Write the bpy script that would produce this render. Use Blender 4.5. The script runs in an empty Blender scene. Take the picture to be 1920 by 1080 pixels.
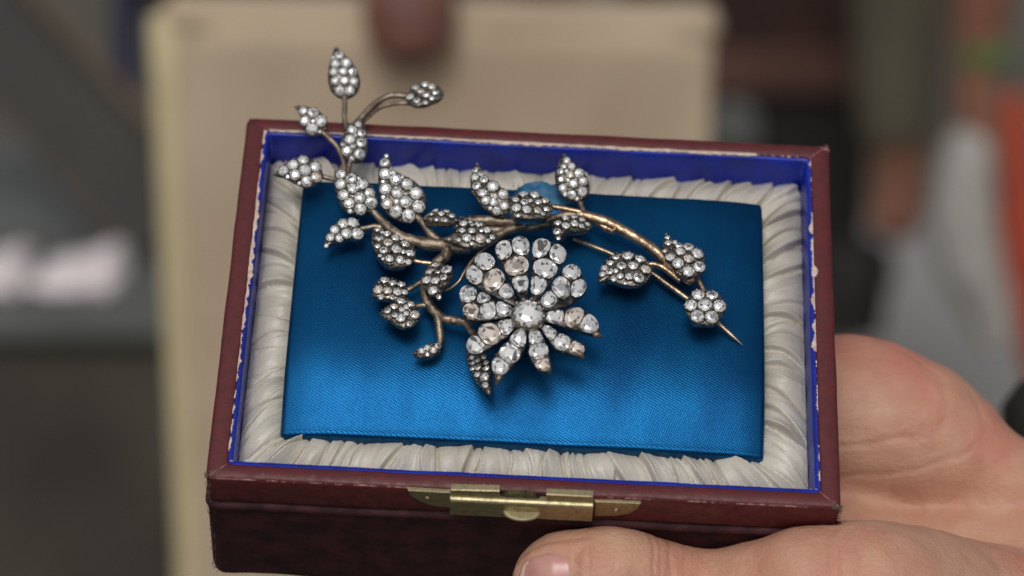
import bpy, bmesh, math, random
from mathutils import Vector, Matrix, noise
random.seed(7)
S = bpy.context.scene
COL = S.collection
R_ = math.radians

# ---------------------------------------------------------------- camera
F = 5000.0                                    # focal length in photo pixels (1920 wide)
RB = Matrix(((0.99877707, 0.03792166, 0.03172242), (-0.04911236, 0.83479542, 0.54836537), (-0.0056868, -0.54925272, 0.83563695)))
TB = Vector((4.09486872, -3.40255516, -569.088855))          # box -> camera, mm
PITCH = 20.0
camR = Matrix.Rotation(R_(90 - PITCH), 4, 'X')
boxcam = Matrix.Translation(TB * 0.001) @ RB.to_4x4()
cam_loc = Vector((0, 0, 1.15)) - camR.to_3x3() @ (TB * 0.001)
CAMW = Matrix.Translation(cam_loc) @ camR
MBOX = CamBox = CAMW @ boxcam
cd = bpy.data.cameras.new('camera'); cam = bpy.data.objects.new('camera', cd); COL.objects.link(cam)
cam.matrix_world = CAMW
cd.sensor_width = 36; cd.lens = F / 1920 * 36
cd.clip_start = 0.02; cd.clip_end = 500
cd.dof.use_dof = True; cd.dof.focus_distance = 0.560; cd.dof.aperture_fstop = 8.8
S.camera = cam

# ---------------------------------------------------------------- world, sun
w = bpy.data.worlds.new('World'); S.world = w; w.use_nodes = True
nt = w.node_tree; nt.nodes.clear()
sky = nt.nodes.new('ShaderNodeTexSky'); sky.sky_type = 'NISHITA'; sky.sun_disc = False
sun_dir = (MBOX.to_3x3() @ Vector((-0.12, -0.09, 1))).normalized()
elev = math.asin(sun_dir.z); az = math.atan2(sun_dir.x, sun_dir.y)
sky.sun_elevation = elev; sky.sun_rotation = az
sky.dust_density = 5; sky.air_density = 1.2
hs = nt.nodes.new('ShaderNodeHueSaturation'); hs.inputs['Saturation'].default_value = 0.22
bg = nt.nodes.new('ShaderNodeBackground'); bg.inputs['Strength'].default_value = 0.09
ow = nt.nodes.new('ShaderNodeOutputWorld')
nt.links.new(sky.outputs[0], hs.inputs['Color']); nt.links.new(hs.outputs[0], bg.inputs[0]); nt.links.new(bg.outputs[0], ow.inputs[0])
sl = bpy.data.lights.new('sun', 'SUN'); sl.energy = 1.35; sl.angle = R_(21); sl.color = (1, 0.96, 0.9)
so = bpy.data.objects.new('sun', sl); COL.objects.link(so)
so.rotation_euler = sun_dir.to_track_quat('Z', 'Y').to_euler(); so.location = (0, 0, 3)
S.view_settings.view_transform = 'Standard'; S.view_settings.look = 'None'
S.view_settings.exposure = -0.5; S.view_settings.gamma = 1

# ---------------------------------------------------------------- pixel rays
RBT = RB.transposed()
CAMB = RBT @ (-TB)                              # camera in box coordinates, mm
def ray(px, py):
    return RBT @ Vector(((px - 960) / F, -(py - 540) / F, -1.0))
def at(px, py, z):                              # on the plane z (box mm)
    d = ray(px, py); return CAMB + d * ((z - CAMB.z) / d.z)
def aty(px, py, y):                             # on the plane y (box mm)
    d = ray(px, py); return CAMB + d * ((y - CAMB.y) / d.y)
def atd(px, py, D):                             # at camera depth D mm (box mm)
    return CAMB + ray(px, py) * D
def atp(px, py, p, n):                          # on a plane through p with normal n
    d = ray(px, py); return CAMB + d * ((p - CAMB).dot(n) / d.dot(n))
def world_at(px, py, D):                        # at camera depth D metres (world)
    return CAMW @ Vector(((px - 960) / F * D, -(py - 540) / F * D, -D))

# ---------------------------------------------------------------- object helpers
def link(name, verts, faces, mat, parent=None, smooth=True, scale=0.001):
    me = bpy.data.meshes.new(name)
    me.from_pydata([tuple(Vector(v) * scale) for v in verts], [], faces)
    me.update(); me.validate()
    if smooth: me.polygons.foreach_set('use_smooth', [True] * len(me.polygons))
    if mat: me.materials.append(mat)
    o = bpy.data.objects.new(name, me); COL.objects.link(o)
    if parent: o.parent = parent
    return o
def tag(o, label=None, cat=None, group=None, kind=None):
    if label: o['label'] = label
    if cat: o['category'] = cat
    if group: o['group'] = group
    if kind: o['kind'] = kind
    return o
def empty(name, mw):
    o = bpy.data.objects.new(name, None); COL.objects.link(o); o.matrix_world = mw; o.empty_display_size = 0.01
    return o
class MB:
    def __init__(s): s.v = []; s.f = []
    def add(s, v, f):
        n = len(s.v); s.v += [tuple(a) for a in v]; s.f += [tuple(i + n for i in q) for q in f]
    def build(s, name, mat, parent=None, smooth=True, scale=0.001):
        return link(name, s.v, s.f, mat, parent, smooth, scale)
def fbm(p, s, o=3):
    return noise.fractal(Vector(p) * s, 1.0, 2.0, o)
def catmull(P, n=6, closed=False):
    out = []; N = len(P)
    P = [Vector(p) for p in P]
    for i in range(N if closed else N - 1):
        if closed: a, b, c, d = P[i - 1], P[i], P[(i + 1) % N], P[(i + 2) % N]
        else: a, b, c, d = P[max(i - 1, 0)], P[i], P[i + 1], P[min(i + 2, N - 1)]
        for k in range(n):
            t = k / n
            out.append(0.5 * ((2 * b) + (c - a) * t + (2 * a - 5 * b + 4 * c - d) * t * t + (3 * b - a - 3 * c + d) * t ** 3))
    if not closed: out.append(P[-1])
    return out
def tube(mb, pts, rad, sides=12, rough=0.0, capround=True):
    """pts list of Vector, rad list"""
    n = len(pts); prev = None; rings = []
    T = [(pts[min(i + 1, n - 1)] - pts[max(i - 1, 0)]).normalized() for i in range(n)]
    u = T[0].orthogonal().normalized()
    V = []
    for i in range(n):
        u = (u - T[i] * u.dot(T[i])).normalized(); v = T[i].cross(u)
        for k in range(sides):
            a = 2 * math.pi * k / sides
            dirv = u * math.cos(a) + v * math.sin(a)
            r = rad[i]
            if rough: r *= 1 + rough * fbm(pts[i] + dirv * r, 0.9)
            V.append(pts[i] + dirv * r)
    Fc = [(i * sides + k, i * sides + (k + 1) % sides, (i + 1) * sides + (k + 1) % sides, (i + 1) * sides + k) for i in range(n - 1) for k in range(sides)]
    V.append(pts[0] - T[0] * rad[0] * 0.5); V.append(pts[-1] + T[-1] * rad[-1] * 0.5)
    a, b = len(V) - 2, len(V) - 1
    Fc += [(a, (k + 1) % sides, k) for k in range(sides)] + [(b, (n - 1) * sides + k, (n - 1) * sides + (k + 1) % sides) for k in range(sides)]
    mb.add(V, Fc)
def ball(mb, c, r, seg=6, ring=4, squash=1.0, n=None):
    V = []; Fc = []
    q = Vector(n).to_track_quat('Z', 'Y') if n is not None else None
    for i in range(1, ring):
        p = math.pi * i / ring
        for k in range(seg):
            a = 2 * math.pi * k / seg
            d = Vector((math.sin(p) * math.cos(a), math.sin(p) * math.sin(a), math.cos(p) * squash))
            if q: d = q @ d
            V.append(c + d * r)
    top = Vector((0, 0, squash)); 
    if q: top = q @ top
    V += [c + top * r, c - top * r]; t, b = len(V) - 2, len(V) - 1
    for i in range(ring - 2):
        for k in range(seg):
            Fc.append((i * seg + k, (i + 1) * seg + k, (i + 1) * seg + (k + 1) % seg, i * seg + (k + 1) % seg))
    for k in range(seg):
        Fc.append((t, k, (k + 1) % seg)); Fc.append((b, (ring - 2) * seg + (k + 1) % seg, (ring - 2) * seg + k))
    mb.add(V, Fc)

# ---------------------------------------------------------------- materials
def srgb(r, g, b):
    f = lambda c: (c / 255 / 12.92) if c / 255 <= 0.04045 else ((c / 255 + 0.055) / 1.055) ** 2.4
    return (f(r), f(g), f(b), 1)
def mat(name, c1, c2=None, rough=0.5, metal=0.0, nscale=200, bump=0.0, bscale=1500, spec=0.5, aniso=0.0, r2=None, contrast=(0.35, 0.65), sheen=0, sss=0, extra=None, stretch=None, bdist=0.0002):
    m = bpy.data.materials.new(name); m.use_nodes = True
    N = m.node_tree.nodes; L = m.node_tree.links; b = N['Principled BSDF']
    tc = N.new('ShaderNodeTexCoord'); src = tc.outputs['Object']
    if stretch:
        mp = N.new('ShaderNodeMapping'); mp.inputs['Scale'].default_value = stretch; L.new(src, mp.inputs[0]); src = mp.outputs[0]
    b.inputs['Roughness'].default_value = rough; b.inputs['Metallic'].default_value = metal
    b.inputs['Specular IOR Level'].default_value = spec
    b.inputs['Anisotropic'].default_value = aniso
    b.inputs['Base Color'].default_value = c1
    if sheen: b.inputs['Sheen Weight'].default_value = sheen; b.inputs['Sheen Roughness'].default_value = 0.4
    if sss: b.inputs['Subsurface Weight'].default_value = sss; b.inputs['Subsurface Radius'].default_value = (1, 0.35, 0.2); b.inputs['Subsurface Scale'].default_value = 0.003
    if c2 or r2 is not None:
        nz = N.new('ShaderNodeTexNoise'); nz.inputs['Scale'].default_value = nscale; nz.inputs['Detail'].default_value = 6; L.new(src, nz.inputs['Vector'])
        mr = N.new('ShaderNodeMapRange'); mr.inputs[1].default_value = contrast[0]; mr.inputs[2].default_value = contrast[1]; L.new(nz.outputs[0], mr.inputs[0])
        if c2:
            mx = N.new('ShaderNodeMix'); mx.data_type = 'RGBA'; mx.inputs[6].default_value = c1; mx.inputs[7].default_value = c2
            L.new(mr.outputs[0], mx.inputs[0]); L.new(mx.outputs[2], b.inputs['Base Color'])
        if r2 is not None:
            m2 = N.new('ShaderNodeMapRange'); m2.inputs[3].default_value = rough; m2.inputs[4].default_value = r2; L.new(mr.outputs[0], m2.inputs[0]); L.new(m2.outputs[0], b.inputs['Roughness'])
    if bump:
        nb = N.new('ShaderNodeTexNoise'); nb.inputs['Scale'].default_value = bscale; nb.inputs['Detail'].default_value = 4; L.new(src, nb.inputs['Vector'])
        bp = N.new('ShaderNodeBump'); bp.inputs['Strength'].default_value = bump; bp.inputs['Distance'].default_value = bdist
        L.new(nb.outputs[0], bp.inputs['Height']); L.new(bp.outputs[0], b.inputs['Normal'])
    if extra: extra(m, N, L, b, tc)
    return m

def weave(scale, strength, dist):
    def f(m, N, L, b, tc):                     # satin twill: fine diagonal rows broken into stitches
        mp = N.new('ShaderNodeMapping'); mp.inputs['Rotation'].default_value = (0, 0, R_(28)); mp.inputs['Scale'].default_value = (scale * 0.55, scale, scale)
        L.new(tc.outputs['Object'], mp.inputs[0])
        vo = N.new('ShaderNodeTexVoronoi'); vo.inputs['Scale'].default_value = 1; vo.inputs['Randomness'].default_value = 0.55; L.new(mp.outputs[0], vo.inputs['Vector'])
        bp = N.new('ShaderNodeBump'); bp.inputs['Strength'].default_value = strength; bp.inputs['Distance'].default_value = dist; bp.invert = True
        L.new(vo.outputs['Distance'], bp.inputs['Height'])
        if b.inputs['Normal'].is_linked: L.new(b.inputs['Normal'].links[0].from_socket, bp.inputs['Normal'])
        L.new(bp.outputs[0], b.inputs['Normal'])
    return f

def twill(scale, strength, dist):
    def f(m, N, L, b, tc):                     # diagonal satin floats: two crossed fine waves broken by grain
        h = None
        for ang, sc_, prof in ((24, scale, 'SIN'), (-62, scale * 0.8, 'SIN')):
            mp = N.new('ShaderNodeMapping'); mp.inputs['Rotation'].default_value = (0, 0, R_(ang)); L.new(tc.outputs['Object'], mp.inputs[0])
            wv = N.new('ShaderNodeTexWave'); wv.bands_direction = 'X'; wv.inputs['Scale'].default_value = sc_ / 6.283 * 2; wv.inputs['Distortion'].default_value = 1.6; wv.inputs['Detail'].default_value = 1; wv.inputs['Detail Scale'].default_value = 0.6
            L.new(mp.outputs[0], wv.inputs['Vector'])
            if h is None: h = wv.outputs['Fac']
            else:
                mm = N.new('ShaderNodeMath'); mm.operation = 'MULTIPLY'; L.new(h, mm.inputs[0]); L.new(wv.outputs['Fac'], mm.inputs[1]); h = mm.outputs[0]
        nz_ = N.new('ShaderNodeTexNoise'); nz_.inputs['Scale'].default_value = scale * 1.3; nz_.inputs['Detail'].default_value = 1; L.new(tc.outputs['Object'], nz_.inputs['Vector'])
        ad = N.new('ShaderNodeMath'); L.new(h, ad.inputs[0]); L.new(nz_.outputs[0], ad.inputs[1])
        bp = N.new('ShaderNodeBump'); bp.inputs['Strength'].default_value = strength; bp.inputs['Distance'].default_value = dist
        L.new(ad.outputs[0], bp.inputs['Height']); L.new(bp.outputs[0], b.inputs['Normal'])
    return f
M_leather = mat('maroon leather', srgb(100, 38, 41), srgb(84, 31, 35), 0.36, 0, 420, 0.35, 3200, 0.45, r2=0.56)
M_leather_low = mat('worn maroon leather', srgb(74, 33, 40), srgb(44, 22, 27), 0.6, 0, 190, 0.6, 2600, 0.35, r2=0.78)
M_scuff = mat('scuffed leather edge', srgb(176, 128, 124), srgb(112, 62, 64), 0.8, 0, 900)
M_fray = mat('grey frayed fibre', srgb(120, 100, 92), srgb(70, 50, 48), 0.9, 0, 900)
M_blue = mat('ultramarine paper', srgb(22, 50, 176), srgb(20, 40, 146), 0.34, 0, 160, 0.3, 3000, 0.4)
M_paper = mat('bare cream paper', srgb(222, 205, 190), srgb(190, 165, 150), 0.8, 0, 700, 0.3, 3000)
M_satin = mat('ivory satin', srgb(216, 212, 202), srgb(198, 191, 177), 0.42, 0.0, 90, 0, 3500, 0.55, extra=weave(2600, 0.55, 0.00008))
M_silk = mat('blue silk satin', srgb(12, 86, 136), srgb(6, 64, 110), 0.33, 0.84, 70, 0, 300, 0.3, r2=0.38, contrast=(0.3, 0.7), stretch=(1.0, 0.35, 1), extra=twill(2350, 0.55, 0.00006))
M_brass = mat('aged brass', srgb(164, 154, 122), srgb(126, 117, 88), 0.34, 0.8, 900, 0.25, 3500, r2=0.46, contrast=(0.45, 0.8))
M_brass_in = mat('dark brass interior', srgb(100, 92, 62), srgb(64, 58, 40), 0.5, 0.7, 700, 0.2, 2500)
M_silver = mat('oxidised silver', srgb(160, 154, 144), srgb(86, 83, 79), 0.34, 0.9, 900, 0.4, 3500)
M_silver_dark = mat('dark oxidised silver', srgb(130, 128, 124), srgb(60, 60, 60), 0.34, 0.9, 1200, 0.4, 3500, contrast=(0.3, 0.55))
M_stem = mat('brown gilt silver', srgb(180, 164, 146), srgb(122, 108, 96), 0.38, 0.85, 500, 0.8, 2500)
M_gold = mat('pale gold', srgb(222, 194, 160), srgb(156, 132, 108), 0.3, 0.95, 400, 0.5, 2500)
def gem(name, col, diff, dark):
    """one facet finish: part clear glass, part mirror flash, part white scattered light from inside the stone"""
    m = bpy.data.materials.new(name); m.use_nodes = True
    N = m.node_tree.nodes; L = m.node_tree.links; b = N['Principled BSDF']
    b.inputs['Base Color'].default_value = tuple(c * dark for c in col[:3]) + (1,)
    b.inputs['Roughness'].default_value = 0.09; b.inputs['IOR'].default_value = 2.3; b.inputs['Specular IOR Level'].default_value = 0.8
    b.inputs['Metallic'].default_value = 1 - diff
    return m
def gemset(n, c): return [gem(n + ' facet painted bright', c, 0.76, 1.0), gem(n + ' facet painted mid', c, 0.3, 1.0), gem(n + ' facet painted dark', c, 0.4, 0.28)]  # sparkle painted per facet: bright, mid and dark tones stand for reflections
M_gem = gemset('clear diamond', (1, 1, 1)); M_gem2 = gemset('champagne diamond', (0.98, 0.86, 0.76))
M_cup = mat('bright foil cup', srgb(235, 232, 228), srgb(200, 198, 196), 0.2, 1.0, 2500)
def skin_extra(m, N, L, b, tc):                 # red patches, fine cross-hatched lines, pores
    o = tc.outputs['Object']; old = b.inputs['Base Color'].links[0].from_socket
    n1 = N.new('ShaderNodeTexNoise'); n1.inputs['Scale'].default_value = 38; n1.inputs['Detail'].default_value = 3; L.new(o, n1.inputs['Vector'])
    r1 = N.new('ShaderNodeMapRange'); r1.inputs[1].default_value = 0.5; r1.inputs[2].default_value = 0.72; r1.inputs[4].default_value = 0.75; L.new(n1.outputs[0], r1.inputs[0])
    mx = N.new('ShaderNodeMix'); mx.data_type = 'RGBA'; mx.inputs[7].default_value = srgb(204, 128, 112); L.new(r1.outputs[0], mx.inputs[0]); L.new(old, mx.inputs[6]); L.new(mx.outputs[2], b.inputs['Base Color'])
    nrm = b.inputs['Normal'].links[0].from_socket
    for sc_, rot, st in (((260, 900, 900), 0.5, 0.5), ((900, 300, 900), -0.4, 0.4)):
        mp = N.new('ShaderNodeMapping'); mp.inputs['Scale'].default_value = sc_; mp.inputs['Rotation'].default_value = (0.3, rot, rot); L.new(o, mp.inputs[0])
        vo = N.new('ShaderNodeTexVoronoi'); vo.feature = 'DISTANCE_TO_EDGE'; vo.inputs['Scale'].default_value = 1; L.new(mp.outputs[0], vo.inputs['Vector'])
        rr_ = N.new('ShaderNodeMapRange'); rr_.inputs[2].default_value = 0.16; L.new(vo.outputs[0], rr_.inputs[0])
        bp = N.new('ShaderNodeBump'); bp.inputs['Strength'].default_value = st; bp.inputs['Distance'].default_value = 0.0001
        L.new(rr_.outputs[0], bp.inputs['Height']); L.new(nrm, bp.inputs['Normal']); nrm = bp.outputs[0]
    L.new(nrm, b.inputs['Normal'])
M_skin = mat('skin', srgb(210, 166, 140), srgb(198, 143, 120), 0.46, 0, 90, 0.45, 700, 0.4, sss=0.2, contrast=(0.3, 0.7), bdist=0.0004, extra=skin_extra)
M_nail = mat('fingernail', srgb(216, 160, 150), srgb(206, 146, 140), 0.3, 0, 150, spec=0.6, sss=0.2)
M_nail_edge = mat('nail free edge', srgb(222, 192, 180), None, 0.3)

# ================================================================ JEWELLERY BOX
HX, HY = 65.0, 46.08
IX, IY = 60.7, 42.5
box = empty('jewellery_box', MBOX)
tag(box, 'open maroon leather jewellery box lined with ruched ivory satin and a blue silk cushion', 'jewellery box')

def rr(hx, hy, r, z, ns=64, nc=6, jit=0.0, sc=0.05, seed=0, cx=0, cy=0):
    """rounded rectangle loop, anticlockwise from the front left"""
    P = []
    cs = [(-hx + r, -hy + r, 180), (hx - r, -hy + r, 270), (hx - r, hy - r, 0), (-hx + r, hy - r, 90)]
    for i, (x, y, a0) in enumerate(cs):
        for k in range(nc + 1):
            a = R_(a0 + 90 * k / nc); P.append(Vector((cx + x + r * math.cos(a), cy + y + r * math.sin(a), z)))
        nx = cs[(i + 1) % 4]; a1 = R_(nx[2]); e = Vector((cx + nx[0] + r * math.cos(a1), cy + nx[1] + r * math.sin(a1), z)); s = P[-1].copy()
        for k in range(1, ns):
            P.append(s.lerp(e, k / ns))
    if jit:
        for p in P:
            n = Vector((p.x / hx, p.y / hy, 0))
            p += Vector((fbm((p.x, p.y, seed), sc) * jit, fbm((p.x, p.y, seed + 9), sc) * jit, fbm((p.x, p.y, seed + 5), sc) * jit * 0.6))
    return P
def sweep(loops, closed=False):
    V = [p for l in loops for p in l]; n = len(loops[0]); Fc = []
    m = len(loops)
    for j in range(m if closed else m - 1):
        for k in range(n):
            a, b = j * n, ((j + 1) % m) * n
            Fc.append((a + k, a + (k + 1) % n, b + (k + 1) % n, b + k))
    return V, Fc
# upper case: outer side, bevel, flat top, inner lip
def O(d, z, j=0.11, s=0): return rr(HX + d, HY + d, 1.6 + max(d, 0), z, jit=j, sc=0.09, seed=s)
def I(d, z, j=0.12, s=3): return rr(IX + d, IY + d, 1.2, z, jit=j, sc=0.1, seed=s)
V, Fc = sweep([O(-3, -10.0), O(-1.1, -10.0), O(-0.35, -9.8), O(-0.05, -9.3), O(0.05, -8.7), O(0.05, -5), O(0.0, -1.2), O(-0.12, -0.55), O(-0.45, -0.15), O(-0.95, 0.0),
               rr(IX + 2, IY + 1.7, 1.4, 0.06, jit=0.12, sc=0.1, seed=3), I(0.5, 0.0), I(0.15, -0.12), I(0.0, -0.5), I(0.0, -2.0)])
link('upper_case', V, Fc, M_leather, box)
bottom = rr(HX + 0.9, HY + 0.4, 2, -41)
V, Fc = sweep([O(-2.5, -10.1), O(-0.55, -10.1), O(0.3, -10.5), O(0.75, -10.9), O(0.8, -11.6), O(0.35, -12.6), O(0.3, -13.2), O(0.35, -14), O(0.6, -25, 0.4), O(0.9, -38, 0.5), O(0.7, -40.2, 0.5), O(-0.3, -41, 0.4)])
n = len(bottom); base = len(V) - n
Fc.append(tuple(range(len(V) - 1, base - 1, -1)))
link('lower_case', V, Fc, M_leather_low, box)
# mitre creases on the rim: thin raised leather seams at the corners
for sx, sy in ((-1, -1), (1, -1), (1, 1), (-1, 1)):
    mb = MB(); a = Vector((sx * (IX + 0.2), sy * (IY + 0.2), 0.05)); b = Vector((sx * (HX - 0.7), sy * (HY - 0.6), 0.0))
    pts = [a.lerp(b, t / 8) + Vector((fbm((t, sx, sy), 0.7) * 0.12, 0, 0)) for t in range(9)]
    tube(mb, pts, [0.09 + 0.07 * abs(fbm((t, sx, sy * 3), 1.3)) for t in range(9)], 6)
    mb.build('corner_seam', M_scuff if (sx, sy) != (-1, 1) else M_leather, box)

# blue paper lining: inner walls with a lip
V, Fc = sweep([rr(IX - 0.02, IY - 0.02, 1.1, -0.35, jit=0.1, sc=0.1, seed=3), rr(IX - 0.75, IY - 0.75, 0.9, -0.28, jit=0.12, sc=0.12, seed=3), rr(IX - 1.0, IY - 1.0, 0.8, -0.9, jit=0.1, sc=0.1, seed=4),
               rr(IX - 1.05, IY - 1.05, 0.8, -6, jit=0.15, sc=0.06, seed=5), rr(IX - 1.05, IY - 1.05, 0.8, -14, jit=0.1, sc=0.06, seed=6)])
link('paper_lining', V, Fc, M_blue, box)

# torn paper edges (ragged ribbons) along the rim
def ribbon(a, b, side, wfun, z, n=260, mat_=M_paper, name='worn_paper_edge', thick=0.06):
    a = Vector(a); b = Vector(b); mb = MB(); L = (b - a).length
    run = []
    def flush(run):
        if len(run) < 2: return
        V = []; 
        for p, w1, w2 in run: V += [p + side * w1 + Vector((0, 0, z)), p + side * w2 + Vector((0, 0, z + 0.02))]
        m = len(run); V += [v - Vector((0, 0, thick)) for v in V]; o = 2 * m
        Fc = []
        for i in range(m - 1):
            q = (2 * i, 2 * i + 2, 2 * i + 3, 2 * i + 1); Fc += [q, tuple(o + k for k in reversed(q)), (2 * i, o + 2 * i, o + 2 * i + 2, 2 * i + 2), (2 * i + 1, 2 * i + 3, o + 2 * i + 3, o + 2 * i + 1)]
        mb.add(V, Fc)
    for i in range(n + 1):
        t = i / n; p = a.lerp(b, t); ww = wfun(t * L)
        if ww[1] - ww[0] > 0.05: run.append((p, ww[0], ww[1]))
        else: flush(run); run = []
    flush(run)
    if mb.v: return tag(mb.build(name, mat_, box, smooth=False), kind="stuff")
def nz(x, s, k): return noise.noise(Vector((x * s, k * 7.3, 1.7)))
ribbon((-IX + 1, IY, 0), (IX - 12, IY, 0), Vector((0, -1, 0)), lambda s: (-0.25 + 0.2 * nz(s, 0.3, 1), 0.28 + 0.35 * nz(s, 0.9, 2) + 0.2 * nz(s, 0.12, 3) + (0.25 if s > 45 else 0)), 0.02, 500)
ribbon((IX - 12, IY, 0), (IX, IY, 0), Vector((0, -1, 0)), lambda s: (0, 0.05 + 0.6 * nz(s, 1.3, 2)), 0.0, 90)
ribbon((-IX, -IY + 2, 0), (-IX, IY, 0), Vector((1, 0, 0)), lambda s: (-0.15 + 0.2 * nz(s, 0.5, 4), -0.05 + 0.6 * nz(s, 0.7, 5) + (0.55 if 42 < s < 62 else 0.25 if s > 20 else 0.1) + 0.25 * nz(s, 2.5, 6)), 0.0, 600)
ribbon((IX, -IY, 0), (IX, IY, 0), Vector((-1, 0, 0)), lambda s: (-0.1, -0.12 + 0.75 * nz(s, 0.5, 8) + (0.5 if 34 < s < 70 else 0) + 0.35 * nz(s, 2.5, 9)), 0.0, 600)
ribbon((IX, 10, 0), (IX, 14, 0), Vector((1, 0, 0)), lambda s: (-0.2, 1.0 - 0.5 * abs(s - 2) + 0.3 * nz(s, 3, 4)), 0.08, 40)
ribbon((-IX, -IY, 0), (IX, -IY, 0), Vector((0, 1, 0)), lambda s: (0.72 + 0.1 * nz(s, 2, 1), 0.66 + 0.45 * nz(s, 1.1, 12) + 0.3 * nz(s, 4, 13)), -0.2, 700)
# scuffed outer edge of the front
ribbon((-HX + 1, -HY, 0), (HX - 1, -HY, 0), Vector((0, 1, 0)), lambda s: (0.1, 0.22 + 0.3 * nz(s, 0.3, 21) + 0.22 * nz(s, 1.5, 22)), -0.28, 800, M_scuff, 'scuffed_edge', 0.25)
ribbon((-HX + 4, -HY + 1.5, 0), (HX - 6, -HY + 1.6, 0), Vector((0, 1, 0)), lambda s: (0.3 * nz(s, 0.2, 3), 0.3 * nz(s, 0.2, 3) - 0.35 + 0.75 * nz(s, 1.0, 31) ** 1), 0.06, 500, M_scuff, 'scuffed_edge', 0.03)
for sx, sy in ((1, 1), (-1, -1), (1, -1)):
    mb = MB(); c0 = Vector((sx * (HX - 0.5), sy * (HY - 0.5), -0.3))
    for i in range(26):
        c = c0 + Vector((random.uniform(-1.3, 0.5) * sx, random.uniform(-1.3, 0.5) * sy, random.uniform(-0.4, 0.25)))
        ball(mb, c, random.uniform(0.15, 0.42), 6, 4, 0.5)
    mb.build('worn_corner', M_scuff if sy > 0 else M_fray, box)
# frayed front left vertical edge and bottom corner
mb = MB()
for i in range(110):
    z = -1 - 39.5 * random.random(); lowz = z < -37
    c = Vector((-HX + 0.1 - abs(z) * 0.02 + random.uniform(-0.1, 1.6), -HY - 0.2 + random.uniform(-0.15, 0.3), z))
    e = c + Vector((random.uniform(-0.6, 0.4) * (1.6 if lowz else 0.5), random.uniform(-0.4, -0.05), random.uniform(-1.2, 1.2)))
    tube(mb, [c, (c + e) / 2 + Vector((0, -0.1, 0.1)), e], [0.09, 0.07, 0.03], 4)
for i in range(24):
    c = Vector((HX - 0.2, -HY + random.uniform(-0.2, 1), random.uniform(-5, -0.4))); e = c + Vector((random.uniform(0, 1.1), random.uniform(-0.5, 0.2), random.uniform(-0.2, 0.9)))
    tube(mb, [c, (c + e) / 2, e], [0.06, 0.05, 0.02], 4)
tag(mb.build('frayed_edge', M_fray, box), kind='stuff')

# ---- ruched ivory satin border
CXc, CYc, CHX, CHY, CZ = -0.6, -0.8, 50.1, 30.6, -2.5
def border():
    ns = 460; nt_ = 40; 
    inner = rr(CHX - 0.7, CHY - 0.7, 1.5, 0, ns, 10, cx=CXc, cy=CYc); outer = rr(IX - 1.02, IY - 1.02, 2.4, 0, ns, 10)
    n = len(inner); 
    # arclength along the middle
    mid = [(inner[i] + outer[i]) / 2 for i in range(n)]; s = [0]
    for i in range(1, n): s.append(s[-1] + max((mid[i] - mid[i - 1]).length, 0.25 * (outer[i] - outer[i - 1]).length))
    Ltot = s[-1] + (mid[0] - mid[-1]).length
    rnd = random.Random(21)
    folds = []; x = 0
    while x < Ltot - 2.5:
        folds.append((x, rnd.uniform(-1, 1), rnd.uniform(0.5, 1.25), rnd.uniform(-1, 1), rnd.choice((1, 1, -1))))
        x += rnd.choice((1.6, 2.3, 3.1, 4.2, 5.6)) * rnd.uniform(0.8, 1.2)
    K = len(folds)
    def pos(i, j, t):                        # fold line position at across-parameter t
        f0 = folds[i % K]; return f0[0] + (Ltot if i >= K else 0) - (Ltot if i < 0 else 0) + 3.4 * f0[1] * (t - 0.5) + 1.5 * f0[3] * math.sin(math.pi * t * 1.0)
    V = []
    for j in range(nt_ + 1):
        t = j / nt_
        for i in range(n):
            p = inner[i].lerp(outer[i], t); S_ = s[i]
            # find fold interval
            lo = -1
            for k in range(-1, K + 1):
                if pos(k, 0, t) <= S_: lo = k
                elif k > lo + 2: break
            a = pos(lo, 0, t); b = pos(lo + 1, 0, t); wd = max(b - a, 0.6); u = min(max((S_ - a) / wd, 0), 1)
            f0 = folds[lo % K]; 
            if f0[4] < 0: u = 1 - u
            h = (min(1, u * wd / 0.5) ** 0.6) * (1 - u) ** 0.8 * (1 - 0.25 * math.sin(u * 3.1 + f0[3])) * f0[2] * min(1.15, wd / 3.6)
            edge = math.sin(math.pi * min(max(t, 0.02), 1)) ** 0.35; dc = u * wd if f0[4] > 0 else (1 - u) * wd
            groove = 1.35 * f0[2] * math.exp(-(min(u, 1 - u) * wd / 0.26) ** 2) * min(1, wd / 2.4) * (0.35 + 0.65 * abs(math.sin(2.2 * t + f0[3] * 3)))
            base = -10.4 * t ** 2.2 - 7.4 * (1 - t ** 2.2) + 1.4 * math.sin(math.pi * t) - 1.0 * (1 - t) ** 4
            wr = 0.4 * fbm((S_ * 1.1, t * 2.2, 3.1), 0.3, 2) + 0.03 * max(0, 1 - 3.2 * abs(fbm((S_ * 1.3 + 2.5 * t, t * 1.6, 8.1), 0.8, 2))) - 0.14 * max(0, 1 - 5 * abs(fbm((S_ * 0.9 - 2 * t, t * 1.2, 4.4), 0.55, 2)))
            z = base + 2.4 * h * (0.35 + 0.65 * edge) + wr - groove
            out_d = (outer[i] - inner[i]).normalized()
            z += 1.1 * h * t ** 8
            V.append(Vector((p.x, p.y, z)) - out_d * (0.25 * h * (t > 0.9)))
    Fc = [(j * n + i, j * n + (i + 1) % n, (j + 1) * n + (i + 1) % n, (j + 1) * n + i) for j in range(nt_) for i in range(n)]
    Fc = [tuple(reversed(f)) for f in Fc]
    link('satin_border', V, Fc, M_satin, box)
border()

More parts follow.
